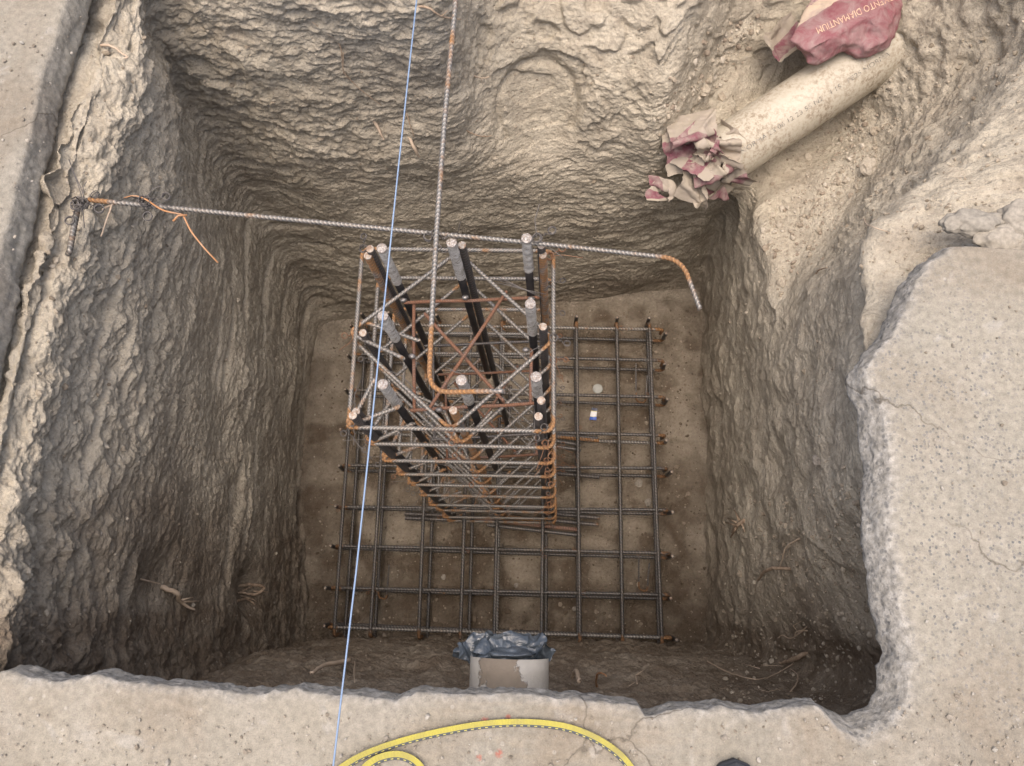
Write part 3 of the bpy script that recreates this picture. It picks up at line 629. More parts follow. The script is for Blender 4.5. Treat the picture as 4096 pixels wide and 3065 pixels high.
# weld beads on the frames
mw = M('weld_bead'); MAT['weld'] = mw.out(mw.mix(mw.noise(200, 2), (.08, .07, .06), (.36, .34, .32)), .3, .6)
def lump(name, p, r, mat, parent, seed, sq=(1, 1, 1), n1=7, n2=9, amt=.25, smooth=True):
    v = []; 
    for i in range(n1 + 1):
        a = math.pi * i / n1
        for j in range(n2): b = 2 * math.pi * j / n2; v.append((math.sin(a) * math.cos(b), math.sin(a) * math.sin(b), math.cos(a)))
    v = np.array(v, np.float32); k = 1 + amt * fbm(v, 1.6, 2, seed) * 2; v = v * k[:, None] * r * np.array(sq)
    v = v + np.array(p)
    A = np.arange(n1)[:, None]; B = np.arange(n2)[None]; f = np.stack([A * n2 + B, (A + 1) * n2 + B, (A + 1) * n2 + (B + 1) % n2, A * n2 + (B + 1) % n2], -1).reshape(-1, 4)
    return link(name, mesh(name, v, f, smooth=smooth), mat, parent)
for (X, Y, h) in ((1614, 1201, 2.44), (1861, 1190, 2.43), (2104, 1400, 2.44), (1648, 1425, 2.44), (2125, 1195, 2.44), (1757, 1640, 2.44)):
    lump('weld', PF(X, Y, h), .012, MAT['weld'], ab, X, (1.1, .8, .7))

# ------------------------------------------------------------------ loose long bars
def dome_path(pts, r=.05, n=8): return fillet(pts, r, n)
ra_ = empty('support_rebar'); tag(ra_, 'long ribbed rebar across the pit with its orange right end bent down', 'rebar')
a0, a1 = P(192, 432, 1.985), P(940, 505, 2.055); a2 = P(1150, 525, 2.09); a3 = P(1300, 541, 2.11); a4 = P(1472, 560, 2.12); a5 = P(1512, 668, 2.16)
v, f, r_ = tube(fillet([a0, P(560, 468, 2.02), a1, a2, a3, a4, a5], .055, 10), .0064, sides=10, rib=.24, pitch=.0125, bend_rust=0, rusty=-.05, skew=.6)
c_ = v; dx = np.linalg.norm(v - np.array(a4), axis=1); d0 = np.linalg.norm(v - np.array(a0), axis=1); r_ = r_ + .9 * np.exp(-(dx / .075) ** 2) + .9 * np.exp(-(d0 / .06) ** 2)
link('ribbed_bar', mesh('ribbed_bar', v, f, attrs={'rust': r_}), MAT['steel'], ra_)
cap_disc('bar_end', a5, a5 - a4, .0064, MAT['cut'], ra_, .1)
knot(P(940, 506, 2.05), ra_, 0, s=1.2, rz=.4); knot(P(925, 512, 2.05), ra_, 3, s=1.2, rz=2.); knot(P(1160, 515, 2.08), ra_, 1, s=1.4, rz=2.6)
rb_ = empty('hooked_rebar'); tag(rb_, 'rusty ribbed rebar running down from the top with a hook over the cage', 'rebar')
b0 = P(996, -260, 1.83); b1 = P(985, 0, 1.90); b2 = P(962, 240, 1.965); b3 = P(943, 500, 2.035); b4 = P(932, 700, 2.075); b5 = P(926, 848, 2.105); b6 = P(1088, 845, 2.125)
v, f, r_ = tube(fillet([b0, b1, b2, b3, b4, b5, b6], .062, 12), .0066, sides=10, rib=.24, pitch=.0125, bend_rust=0, rusty=.12, skew=.8)
dx = np.linalg.norm(v - np.array(P(935, 820, 2.1)), axis=1); r_ = r_ + .8 * np.exp(-(dx / .13) ** 2)
link('ribbed_bar', mesh('ribbed_bar', v, f, attrs={'rust': r_}), MAT['steel_orange'], rb_)
cap_disc('bar_end', b6, b6 - b5, .0066, MAT['cut'], rb_, .1)
# stake at the left wall
sk = empty('stake_rebar'); tag(sk, 'short steel bar driven into the left soil wall, knotted with wire', 'rebar')
s0 = P(168, 446, 1.99); s1 = P(150, 545, 2.06); s2 = on(143, 570, -.05)
bar('ribbed_bar', [s0 + (s0 - s1) * .12, s0, s1, s2], .0085, MAT['steel'], sk, sides=10, rib=.12, pitch=.011, rust_end=.5, rusty=-.05)
for k, (x, y) in enumerate(((170, 438), (180, 440), (166, 444))): knot(P(x, y, 1.975), sk, k + 1, s=1.5, rz=k * 1.3)
bar('loose_wire', [P(182, 428, 1.97), P(172, 400, 1.965), P(160, 375, 1.96), P(149, 345, 1.96)], .0016, MAT['wire'], sk, sides=5)
bar('loose_wire', [P(178, 430, 1.975), P(168, 398, 1.97), P(158, 372, 1.965)], .0014, MAT['wire'], sk, sides=5)
mw = M('orange_rusted_wire'); MAT['owire'] = mw.out(mw.mix(mw.ramp(mw.noise(25, 3), [(.4, 0.), (.7, 1.)]), (.40, .19, .075), (.36, .23, .14)), .75)
ow = empty('bent_wire'); tag(ow, 'thin orange rusted wire dangling from the long bar near the left wall', 'wire')
bar('wire', fillet([P(268, 428, 2.0), P(290, 422, 1.98), P(315, 430, 1.965), P(350, 455, 1.98), P(395, 464, 1.985), P(398, 470, 1.985), P(412, 500, 2.0), P(440, 535, 2.02), P(471, 568, 2.03)], .02), .0028, MAT['owire'], ow, sides=6, taper=[.7, 1, 1, 1, .8])
bar('wire_end', [P(374, 478, 1.98), P(385, 466, 1.975), P(404, 465, 1.985)], .0034, MAT['owire'], ow, sides=6)
knot(P(310, 434, 1.975), ow, 2, s=1.5, rz=.5); knot(P(318, 436, 1.975), ow, 4, s=1.4, rz=1.9)
rt_m = M('root_bark'); MAT['root'] = rt_m.out(rt_m.mix(rt_m.ramp(rt_m.noise(50, 4), [(.35, 0.), (.7, 1.)]), (.24, .17, .11), (.44, .34, .24)), .85, 0, rt_m.bump(rt_m.noise(90, 3), .002, .8))
rt_m = M('pale_root'); MAT['root_pale'] = rt_m.out(rt_m.mix(rt_m.noise(50, 4), (.36, .27, .18), (.55, .44, .33)), .8)

# ------------------------------------------------------------------ footing mesh
fm = empty('footing_mesh'); tag(fm, 'double layered dark rebar mesh lying on the pit floor', 'rebar mesh')
hT, hB = 4.45, 4.62
xs_bot = [722, 800, 905, 995, 1068, 1170, 1253, 1345, 1430]
ys_right = [(1405, 711), (1408, 778), (1412, 857), (1416, 940), (1418, 1011), (1422, 1101), (1428, 1195), (1436, 1285), (1445, 1378)]
XB = [P(x, 1372, hT).x for x in xs_bot]; xr_top = [P(x, 715, hT).x for x in (1245, 1332, 1403)]
XT = [x - .03 for x in XB]; XT[-3:] = xr_top; XT[3:6] = [x - .02 for x in XB[3:6]]
YR = [P(x, y, hT).y for x, y in ys_right]; ysl = [None] * 6 + [P(735, 1180, hT).y, P(728, 1270, hT).y, P(715, 1355, hT).y]
YL = [y + .012 for y in YR]; YL[6:] = ysl[6:]; YL[5] = P(740, 1095, hT).y; YL[4] = P(752, 1005, hT).y
y0, y1 = min(YR) - .045, max(YR) + .04; x0, x1 = min(XB) - .04, max(XB) + .05
r1 = random.Random(9); zT = HS - hT; zB = HS - hB
def meshbar(a, b, hook, seed):
    rr = random.Random(seed); pa, pb = Vector(a), Vector(b); d = (pb - pa).normalized()
    hk = Vector((rr.uniform(-.012, .012), rr.uniform(-.012, .012), hook))
    path = fillet([pa + hk, pa, pa.lerp(pb, .35) + Vector((rr.uniform(-.004, .004), rr.uniform(-.004, .004), 0)), pb, pb + hk], .035, 5)
    path = [(p_, b_ if (p_ - pa).length < .1 or (p_ - pb).length < .1 else 0) for p_, b_ in path]
    o = bar('mesh_bar', path, .0094, MAT['steel_mat'] if rr.random() < .85 else MAT['steel_orange'], fm, sides=6, rib=.26, pitch=.018, rust_end=.4, bend_rust=.75, skew=.5, rusty=rr.uniform(-.2, .02))
    if hook > 0:
        for e in (pa, pb): cap_disc('bar_end', e + hk + Vector((0, 0, .001)), Vector((0, 0, 1)), .0075, MAT['cut'], o, .1, seed, 8)
for k in range(9):
    meshbar((XB[k], y0 - .0, zT + .007), (XT[k], y1, zT + .007), -.11, k)
    meshbar((x0, YL[k], zT - .006), (x1, YR[k], zT - .006), -.10, 40 + k)
    jx, jy = r1.uniform(-.03, .03), r1.uniform(-.012, .012)
    meshbar((XB[k] + jx + .02, y0 - .05, zB + .006), (XT[k] + jx + .02, y1 + .05, zB + .006), .15 + r1.uniform(-.02, .02), 80 + k)
    meshbar((x0 - .035, YL[k] + jy + .005, zB - .007), (x1 + .02, YR[k] + jy - .01, zB - .007), .15 + r1.uniform(-.02, .02), 120 + k)
for i in range(9):
    for j in range(9):
        if r1.random() < .72:
            t = j / 8; x = XB[i] + (XT[i] - XB[i]) * (8 - j) / 8; s_ = (x - x0) / (x1 - x0); y = YL[j] + (YR[j] - YL[j]) * s_
            knot(Vector((x, y, zT + .004)), fm, r1.randrange(6), rust=r1.random() < .3, s=r1.uniform(.7, 1.0), rz=r1.uniform(-3, 3))
for (x, y, dx, l) in ((1372, 790, .06, .22), (1378, 1195, .05, .20), (822, 1190, .05, .26), (1345, 1200, .0, .001)):
    if l < .01: continue
    a = P(x, y, 4.5); a.z = zT - .01; q = [a + Vector((0, 0, 0)), a + Vector((.004, -l, -.06)), a + Vector((dx, -l - .01, -.06)), a + Vector((dx + .01, -l * .3, -.02))]
    bar('spacer_bar', fillet(q, .035, 6), .0052, MAT['steel_mat'], fm, sides=6, rib=.12, pitch=.012, rust_end=.3)
# thick foot bars lying through the base of the column
fo = [((1905, 2075), (2318, 2120), .0105, 1), ((1950, 2100), (2322, 2142), .010, 0), ((2215, 1763), (2320, 1780), .010, 0), ((2215, 1785), (2320, 1800), .010, 0), ((2215, 1878), (2320, 1884), .010, 0)]
for k, (a, b, r, ru) in enumerate(fo):
    bar('foot_bar', [PF(*a, 4.50), PF(*b, 4.50)], r, MAT['rusty'] if ru else MAT['steel_mat'], cage, sides=10, rib=.14, pitch=.014)

# ------------------------------------------------------------------ string line
sm = M('blue_string'); MAT['string'] = sm.out(sm.mix(sm.noise(3, 2), (.14, .21, .33), (.24, .32, .43)), .6)
st = bar('string_line', [P(908, -120, 1.73), P(900, 0, 1.73), P(862, 350, 1.732), P(815, 800, 1.735), P(770, 1230, 1.735), P(738, 1500, 1.73), P(720, 1655, 1.73), P(705, 1800, 1.73)], .0021, MAT['string'], sides=6)
tag(st, 'taut pale blue mason string crossing above the pit from top to bottom', 'string')

# ------------------------------------------------------------------ pipes
pm = M('dusty_cream_pipe')
f1 = pm.ramp(pm.noise(7, 6, ro=.7), [(.38, 0.), (.60, 1.)]); f2 = pm.ramp(pm.noise(60, 4, ro=.7), [(.45, 0.), (.6, 1.)])
col = pm.mix(pm.math('MULTIPLY', pm.math('ADD', f1, .25), pm.math('ADD', pm.math('MULTIPLY', f2, .7), .12), True), (.45, .41, .325), (.25, .20, .14))
MAT['pipe'] = pm.out(col, pm.ramp(f1, [(0, .38), (1., .85)]), 0, pm.bump(pm.noise(120, 3), .0008, .6), .45)
pm = M('muddy_grey_pipe'); sx = pm.sep()
cx_ = P(1098, 1440, 2.4).x
mud = pm.math('SUBTRACT', 1.05, pm.math('MULTIPLY', pm.math('ABSOLUTE', pm.math('SUBTRACT', sx[0], cx_ - .01)), 12.))
mud = pm.ramp(pm.math('ADD', mud, pm.math('MULTIPLY', pm.math('SUBTRACT', pm.noise(14, 5, ro=.65), .5), 1.8)), [(.35, 0.), (.45, 1.)])
pcol = pm.mix(pm.ramp(pm.noise(8, 3), [(.4, 0.), (.7, 1.)]), (.46, .43, .37), (.40, .37, .31))
MAT['pipe2'] = pm.out(pm.mix(mud, pcol, pm.mix(pm.noise(40, 4), (.20, .165, .12), (.27, .22, .165))), pm.ramp(mud, [(0, .4), (1., .9)]), 0, pm.bump(pm.math('ADD', mud, pm.math('MULTIPLY', pm.noise(70, 4), .6)), .004, .8), .4)
def pipe_mesh(a, b, R, t=.006, n=64, m=40, dent=0.):
    a, b = Vector(a), Vector(b); d = (b - a); L = d.length; d.normalize(); q = d.to_track_quat('Z', 'Y'); v = []
    ts = np.linspace(0, 1, m)
    for s_, r in [(t_, R) for t_ in ts] + [(t_, R - t) for t_ in ts[::-1]]:
        for j in range(n):
            th = 2 * math.pi * j / n; v.append(a + d * (L * s_) + q @ Vector((math.cos(th) * r, math.sin(th) * r, 0)))
    k = 2 * m; v = np.array([tuple(x) for x in v], np.float32); v += (fbm(v, 7, 2, 4) * .0015)[:, None]
    A = np.arange(k)[:, None]; B = np.arange(n)[None]
    f = np.stack([A * n + B, A * n + (B + 1) % n, ((A + 1) % k) * n + (B + 1) % n, ((A + 1) % k) * n + B], -1).reshape(-1, 4); return v, f
PR = .132
pa = PF(2856, 650, 3.15); pb = PF(3590, 160, 3.02); pdir = (pb - pa).normalized(); pb = pa + pdir * 1.36
pipe = link('drain_pipe', mesh('drain_pipe', *pipe_mesh(pa, pb, PR)), MAT['pipe'])
tag(pipe, 'long dusty cream plastic pipe lying in the side trench', 'pipe', 'plastic drain pipes cut by the pit')
p2a = P(1100, 1423, 2.42); R2 = .118; p2a.z = HS - 2.45; p2b = p2a + Vector((0.0, -1.6, .01))
p2a.y = P(1100, 1421, 2.42).y
pipe2 = link('drain_pipe', mesh('drain_pipe', *pipe_mesh(p2a, p2b, R2, .008)), MAT['pipe2'])
tag(pipe2, 'short mud smeared grey pipe stub poking out under the near pavement', 'pipe', 'plastic drain pipes cut by the pit')
# printed line along the cream pipe
def text_mesh(s, size):
    cu = bpy.data.curves.new('t', 'FONT'); cu.body = s; cu.size = size; cu.resolution_u = 2
    o = bpy.data.objects.new('t', cu); COL.objects.link(o); dg = bpy.context.evaluated_depsgraph_get(); me = bpy.data.meshes.new_from_object(o.evaluated_get(dg))
    v = np.array([tuple(x.co) for x in me.vertices]); f = [tuple(p.vertices) for p in me.polygons]; bpy.data.objects.remove(o); return v, f
im = M('grey_print_ink'); MAT['ink'] = im.out(im.mix(im.ramp(im.noise(70, 3), [(.45, 0.), (.6, 1.)]), (.15, .14, .12), (.36, .32, .26)), .6)
tv_, tf_ = text_mesh('SE NORMA 23 06 12 23 55 N2   4 15   PE25 NORMA', .030)
side_v = pdir.cross(Vector((0, 0, 1))).normalized(); upv = side_v.cross(pdir).normalized()
ang0 = math.radians(37); pv_ = []
for x, y, _ in tv_:
    an = ang0 - (y / PR); pv_.append(tuple(pa + pdir * (.03 + x * 1.25) + (upv * math.cos(an) + side_v * math.sin(an)) * (PR + .0015)))
tag(link('printed_text', mesh('printed_text', pv_, tf_, smooth=False), MAT['ink'], pipe), kind='stuff')

# ------------------------------------------------------------------ crumpled paper and bags
def crumple(nx, ny, sx, sy, seed, nf=12, ang=(40, 150)):
    rr = random.Random(seed); u, v = np.meshgrid(np.linspace(-sx / 2, sx / 2, nx), np.linspace(-sy / 2, sy / 2, ny), indexing='ij')
    uv = np.stack([u, v], -1).reshape(-1, 2); Pp = np.concatenate([uv, np.zeros((len(uv), 1))], 1)
    for k in range(nf):
        th = rr.uniform(0, math.pi); d = np.array([math.cos(th), math.sin(th)]); nn = np.array([-d[1], d[0]])
        off = rr.uniform(-.42, .42) * min(sx, sy) + 0; s_ = uv @ nn - off
        msk = s_ > 0
        if msk.sum() < 8 or (~msk).sum() < 8: continue
        near = np.argsort(np.abs(s_))[:max(6, nx // 2)]; c = Pp[near].mean(0); w_ = Pp[near] - c
        U, S_, Vt = np.linalg.svd(w_, full_matrices=False); ax_ = Vt[0]
        a = math.radians(rr.uniform(*ang)) * rr.choice((-1, 1)); 
        wid = .012 + .03 * rr.random(); aa = a * np.clip(s_ / wid, 0, 1)
        R = Pp - c; ca, sa = np.cos(aa)[:, None], np.sin(aa)[:, None]
        Pp = c + R * ca + np.cross(np.broadcast_to(ax_, R.shape), R) * sa + (R @ ax_)[:, None] * ax_ * (1 - ca)
    Pp += (fbm(np.concatenate([uv, 0 * uv[:, :1]], 1).astype(np.float32), 22, 3, seed)[:, None] * .014) * np.array([.3, .4, 1])
    Pp -= Pp.mean(0); return Pp.astype(np.float32), gridf(nx, ny), uv / np.array([sx, sy]) + .5
def paper_mat(name, thr, seed):
    m = M(name); uv = m.attr('puv', 'Vector'); s_ = m.sep(uv); n = m.noise(3, 2, vec=uv)
    band = m.math('ADD', s_[0], m.math('MULTIPLY', m.math('SUBTRACT', n, .5), .15))
    f = m.ramp(band, [(thr, 0.), (thr + .01, 1.), (thr + .42, 1.), (thr + .43, 0.)] if thr < .5 else [(thr, 0.), (thr + .01, 1.)])
    dust = m.ramp(m.noise(22, 5, ro=.65), [(.38, 0.), (.66, .7)])
    col = m.mix(f, (.33, .285, .22), (.19, .075, .09)); col = m.mix(dust, col, (.33, .28, .235))
    return m.out(col, .85, 0, m.bump(m.noise(60, 3), .002, .5), .2)
MAT['pap1'] = paper_mat('bag_paper_plain', .60, 1); MAT['pap2'] = paper_mat('bag_paper_striped', .28, 2); MAT['pap3'] = paper_mat('bag_paper_red', .12, 3)
pw = empty('crumpled_paper'); tag(pw, 'wad of torn tan and crimson cement bag paper stuffed in the pipe mouth', 'paper')
def sheet(cx, cy, h, sx, sy, seed, mat, scale=1., nf=7, ang=(25, 110), rot=None, flat=1.):
    v, f, uv = crumple(46, 46, sx, sy, seed, nf, ang)
    # lay the broadest side towards the sky
    U, S_, Vt = np.linalg.svd(v, full_matrices=False); v = v @ Vt.T; v[:, 2] *= flat
    e = Euler(rot or (random.uniform(-.5, .5), random.uniform(-.5, .5), random.uniform(-3, 3))).to_matrix(); v = v @ np.array(e).T
    v = v * scale + np.array(P(cx, cy, h)); return link('paper_sheet', mesh('paper_sheet', v, f, uv=uv), mat, pw)
random.seed(21)
SH = [(1492, 272, 2.92, .30, .26, 101, 'pap1', 5), (1470, 325, 3.0, .22, .2, 102, 'pap2', 8), (1555, 330, 2.96, .24, .26, 103, 'pap3', 7), (1510, 350, 3.0, .24, .22, 104, 'pap2', 8), (1500, 395, 3.05, .26, .2, 105, 'pap1', 6),
      (1540, 420, 3.12, .22, .2, 106, 'pap2', 7), (1430, 405, 3.1, .14, .16, 107, 'pap1', 4), (1588, 375, 3.08, .13, .30, 108, 'pap2', 5), (1415, 425, 3.14, .08, .12, 109, 'pap3', 3), (1570, 300, 3.02, .2, .2, 110, 'pap3', 7), (1525, 310, 2.95, .2, .2, 111, 'pap1', 8), (1540, 375, 3.0, .2, .22, 112, 'pap1', 8)]
for cx, cy, h, sx, sy, sd_, mt_, nf_ in SH: sheet(1515 + (cx - 1515) * .93, 352 + (cy - 352) * .93, h + .02, sx * .86, sy * .86, sd_, MAT[mt_], 1.0, max(3, nf_ - 2))
# stuffed core inside the mouth
lump('paper_core', pa + pdir * .03, PR * .9, MAT['pap2'], pw, 5, (1, 1, 1), 14, 18, .35, False)
for c_ in list(pw.children)[-1:]: 
    me = c_.data; at = me.attributes.new('puv', 'FLOAT_VECTOR', 'POINT'); at.data.foreach_set('vector', np.random.RandomState(1).rand(len(me.vertices) * 3).astype(np.float32))

# cement bag draped over the pipe: two faces joined round a measured outline
bm_ = M('crimson_bag_print'); uv = bm_.attr('puv', 'Vector'); s_ = bm_.sep(uv)
dv = bm_.math('SUBTRACT', s_[1], .80)
tanf = bm_.ramp(dv, [(.0, 0.), (.005, 1.), (.13, 1.), (.135, 0.)])
base = bm_.mix(bm_.ramp(bm_.noise(6, 4), [(.35, 0.), (.7, 1.)]), (.185, .06, .07), (.225, .08, .09))
purple = bm_.ramp(s_[1], [(.93, 0.), (.935, 1.)]); base = bm_.mix(purple, base, bm_.mix(bm_.ramp(bm_.vor(60), [(.3, 0.), (.35, 1.)]), (.20, .085, .13), (.36, .26, .22)))
col = bm_.mix(tanf, base, (.50, .40, .29))
dust = bm_.ramp(bm_.noise(14, 6, ro=.72, dist=.6), [(.38, .04), (.68, .72)]); col = bm_.mix(dust, col, (.31, .245, .225))
MAT['bag'] = bm_.out(col, .8, 0, bm_.bump(bm_.noise(30, 4, dist=1.), .008, .7), .25)
bag = empty('cement_bag'); tag(bag, 'dusty crimson and tan paper cement bag lying over the cream pipe', 'bag')
from mathutils.geometry import delaunay_2d_cdt
CX = lambda x, y: (1350.1 + x / 3.1507, y / 3.1507)        # measuring grid over the bag
bp = {'A': (1112, 268, 2.955), 'A2': (1150, 200, 2.95), 'A3': (1210, 90, 2.97), 'A4': (1270, -30, 2.99), 'T1': (1420, -160, 2.97), 'T2': (1640, -210, 2.93), 'T3': (1800, -150, 2.90), 'K0': (1860, -60, 2.93), 'K': (1908, 28, 2.95),
      'J': (1893, 110, 2.985), 'I': (1858, 225, 3.02), 'H': (1800, 330, 3.05), 'G': (1660, 392, 3.07), 'F': (1600, 402, 3.07), 'E': (1515, 345, 3.04), 'D': (1490, 350, 3.035), 'C': (1380, 412, 3.05), 'C1': (1300, 446, 3.06), 'B': (1238, 440, 3.055), 'B1': (1215, 370, 3.02)}
inn = {'Q': (1232, 352, 2.93), 'Q2': (1195, 318, 2.925), 'M0': (1440, 240, 2.872), 'M': (1655, 112, 2.862), 'N': (1832, 92, 2.895), 'N2': (1700, 98, 2.868), 'R': (1682, 165, 2.885), 'R2': (1650, 230, 2.965), 'U': (1290, 330, 2.945), 'U2': (1300, 395, 2.99),
       'V': (1460, 290, 2.915), 'W': (1760, 210, 2.915), 'W2': (1790, 270, 2.95), 'X': (1600, 300, 2.99), 'X2': (1640, 340, 2.975), 'Y': (1400, 60, 2.875), 'Y2': (1620, 0, 2.852), 'Y3': (1280, 170, 2.895), 'Z': (1780, 0, 2.868), 'Z2': (1500, 140, 2.862)}
names = list(bp) + list(inn); pts_ = [Vector(CX(*(bp.get(k) or inn[k])[:2])) for k in names]; hh_ = [(bp.get(k) or inn[k])[2] for k in names]
ix = {k: i_ for i_, k in enumerate(names)}; nbp = len(bp)
eds = [(k, (k + 1) % nbp) for k in range(nbp)] + [(ix[a], ix[b]) for a, b in (('Q2', 'Q'), ('Q', 'M0'), ('M0', 'M'), ('M', 'N2'), ('N2', 'N'), ('M', 'R'), ('R', 'R2'), ('R2', 'X'), ('X', 'E'), ('R', 'W'), ('Q', 'U2'), ('U2', 'C1'), ('A', 'Q2'), ('N', 'J'))]
r_ = delaunay_2d_cdt(pts_, eds, [list(range(nbp))], 1, 1e-4)
cv, cf, ov = r_[0], r_[2], r_[3]
hv = [2.775 + ((hh_[o[0]] if o else 2.93) - 2.85) * .55 for o in ov]
bmm = bmesh.new(); lay = bmm.verts.layers.float_vector.new('puv'); bv_ = [bmm.verts.new(P(p.x, p.y, h)) for p, h in zip(cv, hv)]
for q in cf: bmm.faces.new([bv_[k] for k in q])
for v_, p in zip(bv_, cv):
    cxp, cyp = (p.x - 1350.1) * 3.1507, p.y * 3.1507
    dd = (cxp - 1140) * -.53 + (cyp - 200) * -.848; aa = ((cxp - 1140) * .848 - (cyp - 200) * .53) / 800
    v_[lay] = (aa, .80 + dd / 560, 0)
bmesh.ops.recalc_face_normals(bmm, faces=bmm.faces)
if sum(q.normal.z for q in bmm.faces) < 0: bmesh.ops.reverse_faces(bmm, faces=bmm.faces)
be = [e_ for e_ in bmm.edges if e_.is_boundary]
ex_ = bmesh.ops.extrude_edge_only(bmm, edges=be)
for g_ in ex_['geom']:
    if isinstance(g_, bmesh.types.BMVert): g_.co += Vector((0, 0, -.035)) + (Vector((P(1800, 50, 2.95).x, P(1800, 50, 2.95).y, g_.co.z)) - g_.co) * .10
for k in range(5): 
    bmesh.ops.subdivide_edges(bmm, edges=[e_ for e_ in bmm.edges if e_.calc_length() > .011], cuts=1, use_grid_fill=True)
    if k < 2: bmesh.ops.triangulate(bmm, faces=bmm.faces)
for k in range(7): bmesh.ops.smooth_vert(bmm, verts=bmm.verts, factor=.5, use_axis_x=True, use_axis_y=True, use_axis_z=True)
bmesh.ops.triangulate(bmm, faces=bmm.faces); bmm.normal_update()
co = np.array([tuple(v_.co) for v_ in bmm.verts], np.float32)
ns = (np.abs(pn(co, (8, 8, 8), 7)) - .2) * .018 + (np.abs(fbm(co, (19, 19, 19), 2, 3)) - .2) * -.011 + fbm(co, 50, 2, 5) * .0015
for v_, a in zip(bmm.verts, ns): v_.co += v_.normal * float(a)
me = bpy.data.meshes.new('bag_body'); bmm.to_mesh(me); me.polygons.foreach_set('use_smooth', np.ones(len(me.polygons), bool))
BB = BVHTree.FromBMesh(bmm); bo = link('bag_body', me, MAT['bag'], bag); bmm.free()
tm = M('tan_print'); MAT['tan'] = tm.out(tm.mix(tm.ramp(tm.noise(40, 4), [(.45, 0.), (.65, 1.)]), (.55, .40, .27), (.42, .22, .18)), .8)
def bag_text(s, size, p0, p1, nm):    # text running from overview pixel p0 to p1 on the bag's face
    tv2, tf2 = text_mesh(s, 1.); wd = tv2[:, 0].max(); dx_, dy_ = (p1[0] - p0[0]) / wd, (p1[1] - p0[1]) / wd
    L = math.hypot(dx_, dy_); ux, uy = dx_ / L, dy_ / L; nx_, ny_ = uy, -ux; out = []
    for x, y, _ in tv2:
        px = p0[0] + ux * x * L + nx_ * y * size; py = p0[1] + uy * x * L + ny_ * y * size
        d = ray(px, py); loc, n_, i_, ds = BB.ray_cast(CAM, d)
        if loc is None: loc = P(px, py, 2.8)
        out.append(tuple(loc - d * .0025))
    link(nm, mesh(nm, out, tf2, smooth=False), MAT['tan'], bag)
bag_text('CEMENTO DIAMANTIUM', 21, (1936, -18), (1762, 60), 'printed_text')
v, f_, uv_ = crumple(40, 40, .16, .30, 55, 4, (15, 60)); U, S_, Vt = np.linalg.svd(v, full_matrices=False); v = v @ Vt.T
e = Euler((.2, .3, .95)).to_matrix(); v = v @ np.array(e).T + np.array(P(1690, 88, 3.0))
link('bag_flap', mesh('bag_flap', v, f_, smooth=False, uv=uv_), MAT['pap3'], bag)

# slate grey plastic on the near pipe stub
pl = M('slate_plastic_film'); MAT['plastic'] = pl.out(pl.mix(pl.ramp(pl.noise(14, 3), [(.4, 0.), (.7, 1.)]), (.048, .060, .072), (.095, .112, .128)), .27, 0, pl.bump(pl.noise(22, 3, dist=2.), .010, .5), .6)
pb_ = empty('plastic_bag'); tag(pb_, 'crinkled slate grey plastic bag closing the end of the near pipe stub', 'plastic bag')
lump('film_core', p2a + Vector((0, .008, -.01)), .1, MAT['plastic'], pb_, 3, (1.05, .26, .98), 24, 34, .2)
for cx, cy, h, sx, sy, sd_, rz in ((1028, 1400, 2.44, .12, .09, 201, .3), (1062, 1396, 2.42, .14, .085, 202, -.2), (1098, 1400, 2.42, .14, .09, 203, .1), (1136, 1397, 2.42, .13, .085, 204, .5), (1162, 1403, 2.44, .10, .085, 205, -.4), (1080, 1404, 2.45, .13, .07, 206, .4), (1125, 1406, 2.45, .13, .07, 207, .2), (1012, 1408, 2.48, .08, .08, 208, .3)):
    v, f, uv = crumple(50, 44, sx, sy, sd_, 5, (20, 95)); U, S_, Vt = np.linalg.svd(v, full_matrices=False); v = v @ Vt.T; v[:, 2] *= .8
    v = v @ np.array(Euler((-.35, 0, rz * .4)).to_matrix()).T + np.array(P(cx, cy, h)); link('film_fold', mesh('film_fold', v, f, uv=uv), MAT['plastic'], pb_)

# ------------------------------------------------------------------ yellow strap on the pavement
ym = M('yellow_webbing'); wv = ym.attr('puv', 'Vector'); s_ = ym.sep(wv)
edge_ = ym.ramp(s_[1], [(.30, 1.), (.32, 0.)]); dash = ym.ramp(ym.math('FRACT', ym.math('MULTIPLY', s_[0], 62.)), [(.0, 1.), (.38, 1.), (.42, 0.)])
dash = ym.math('MULTIPLY', ym.math('MULTIPLY', dash, .6), ym.ramp(s_[1], [(.08, 0.), (.1, 1.), (.18, 1.), (.2, 0.)]))
yel = ym.mix(ym.ramp(ym.noise(20, 3), [(.4, 0.), (.7, 1.)]), (.36, .315, .05), (.27, .235, .065)); yc = ym.mix(edge_, yel, (.06, .065, .07)); yc = ym.mix(dash, yc, (.7, .62, .12))
wvb = ym.math('SINE', ym.math('MULTIPLY', s_[0], 900.)); MAT['strap'] = ym.out(yc, .7, 0, ym.bump(wvb, .0006, .6))
strap = empty('webbing_strap'); tag(strap, 'yellow webbing strap with a black stitched edge curling on the near pavement', 'strap')
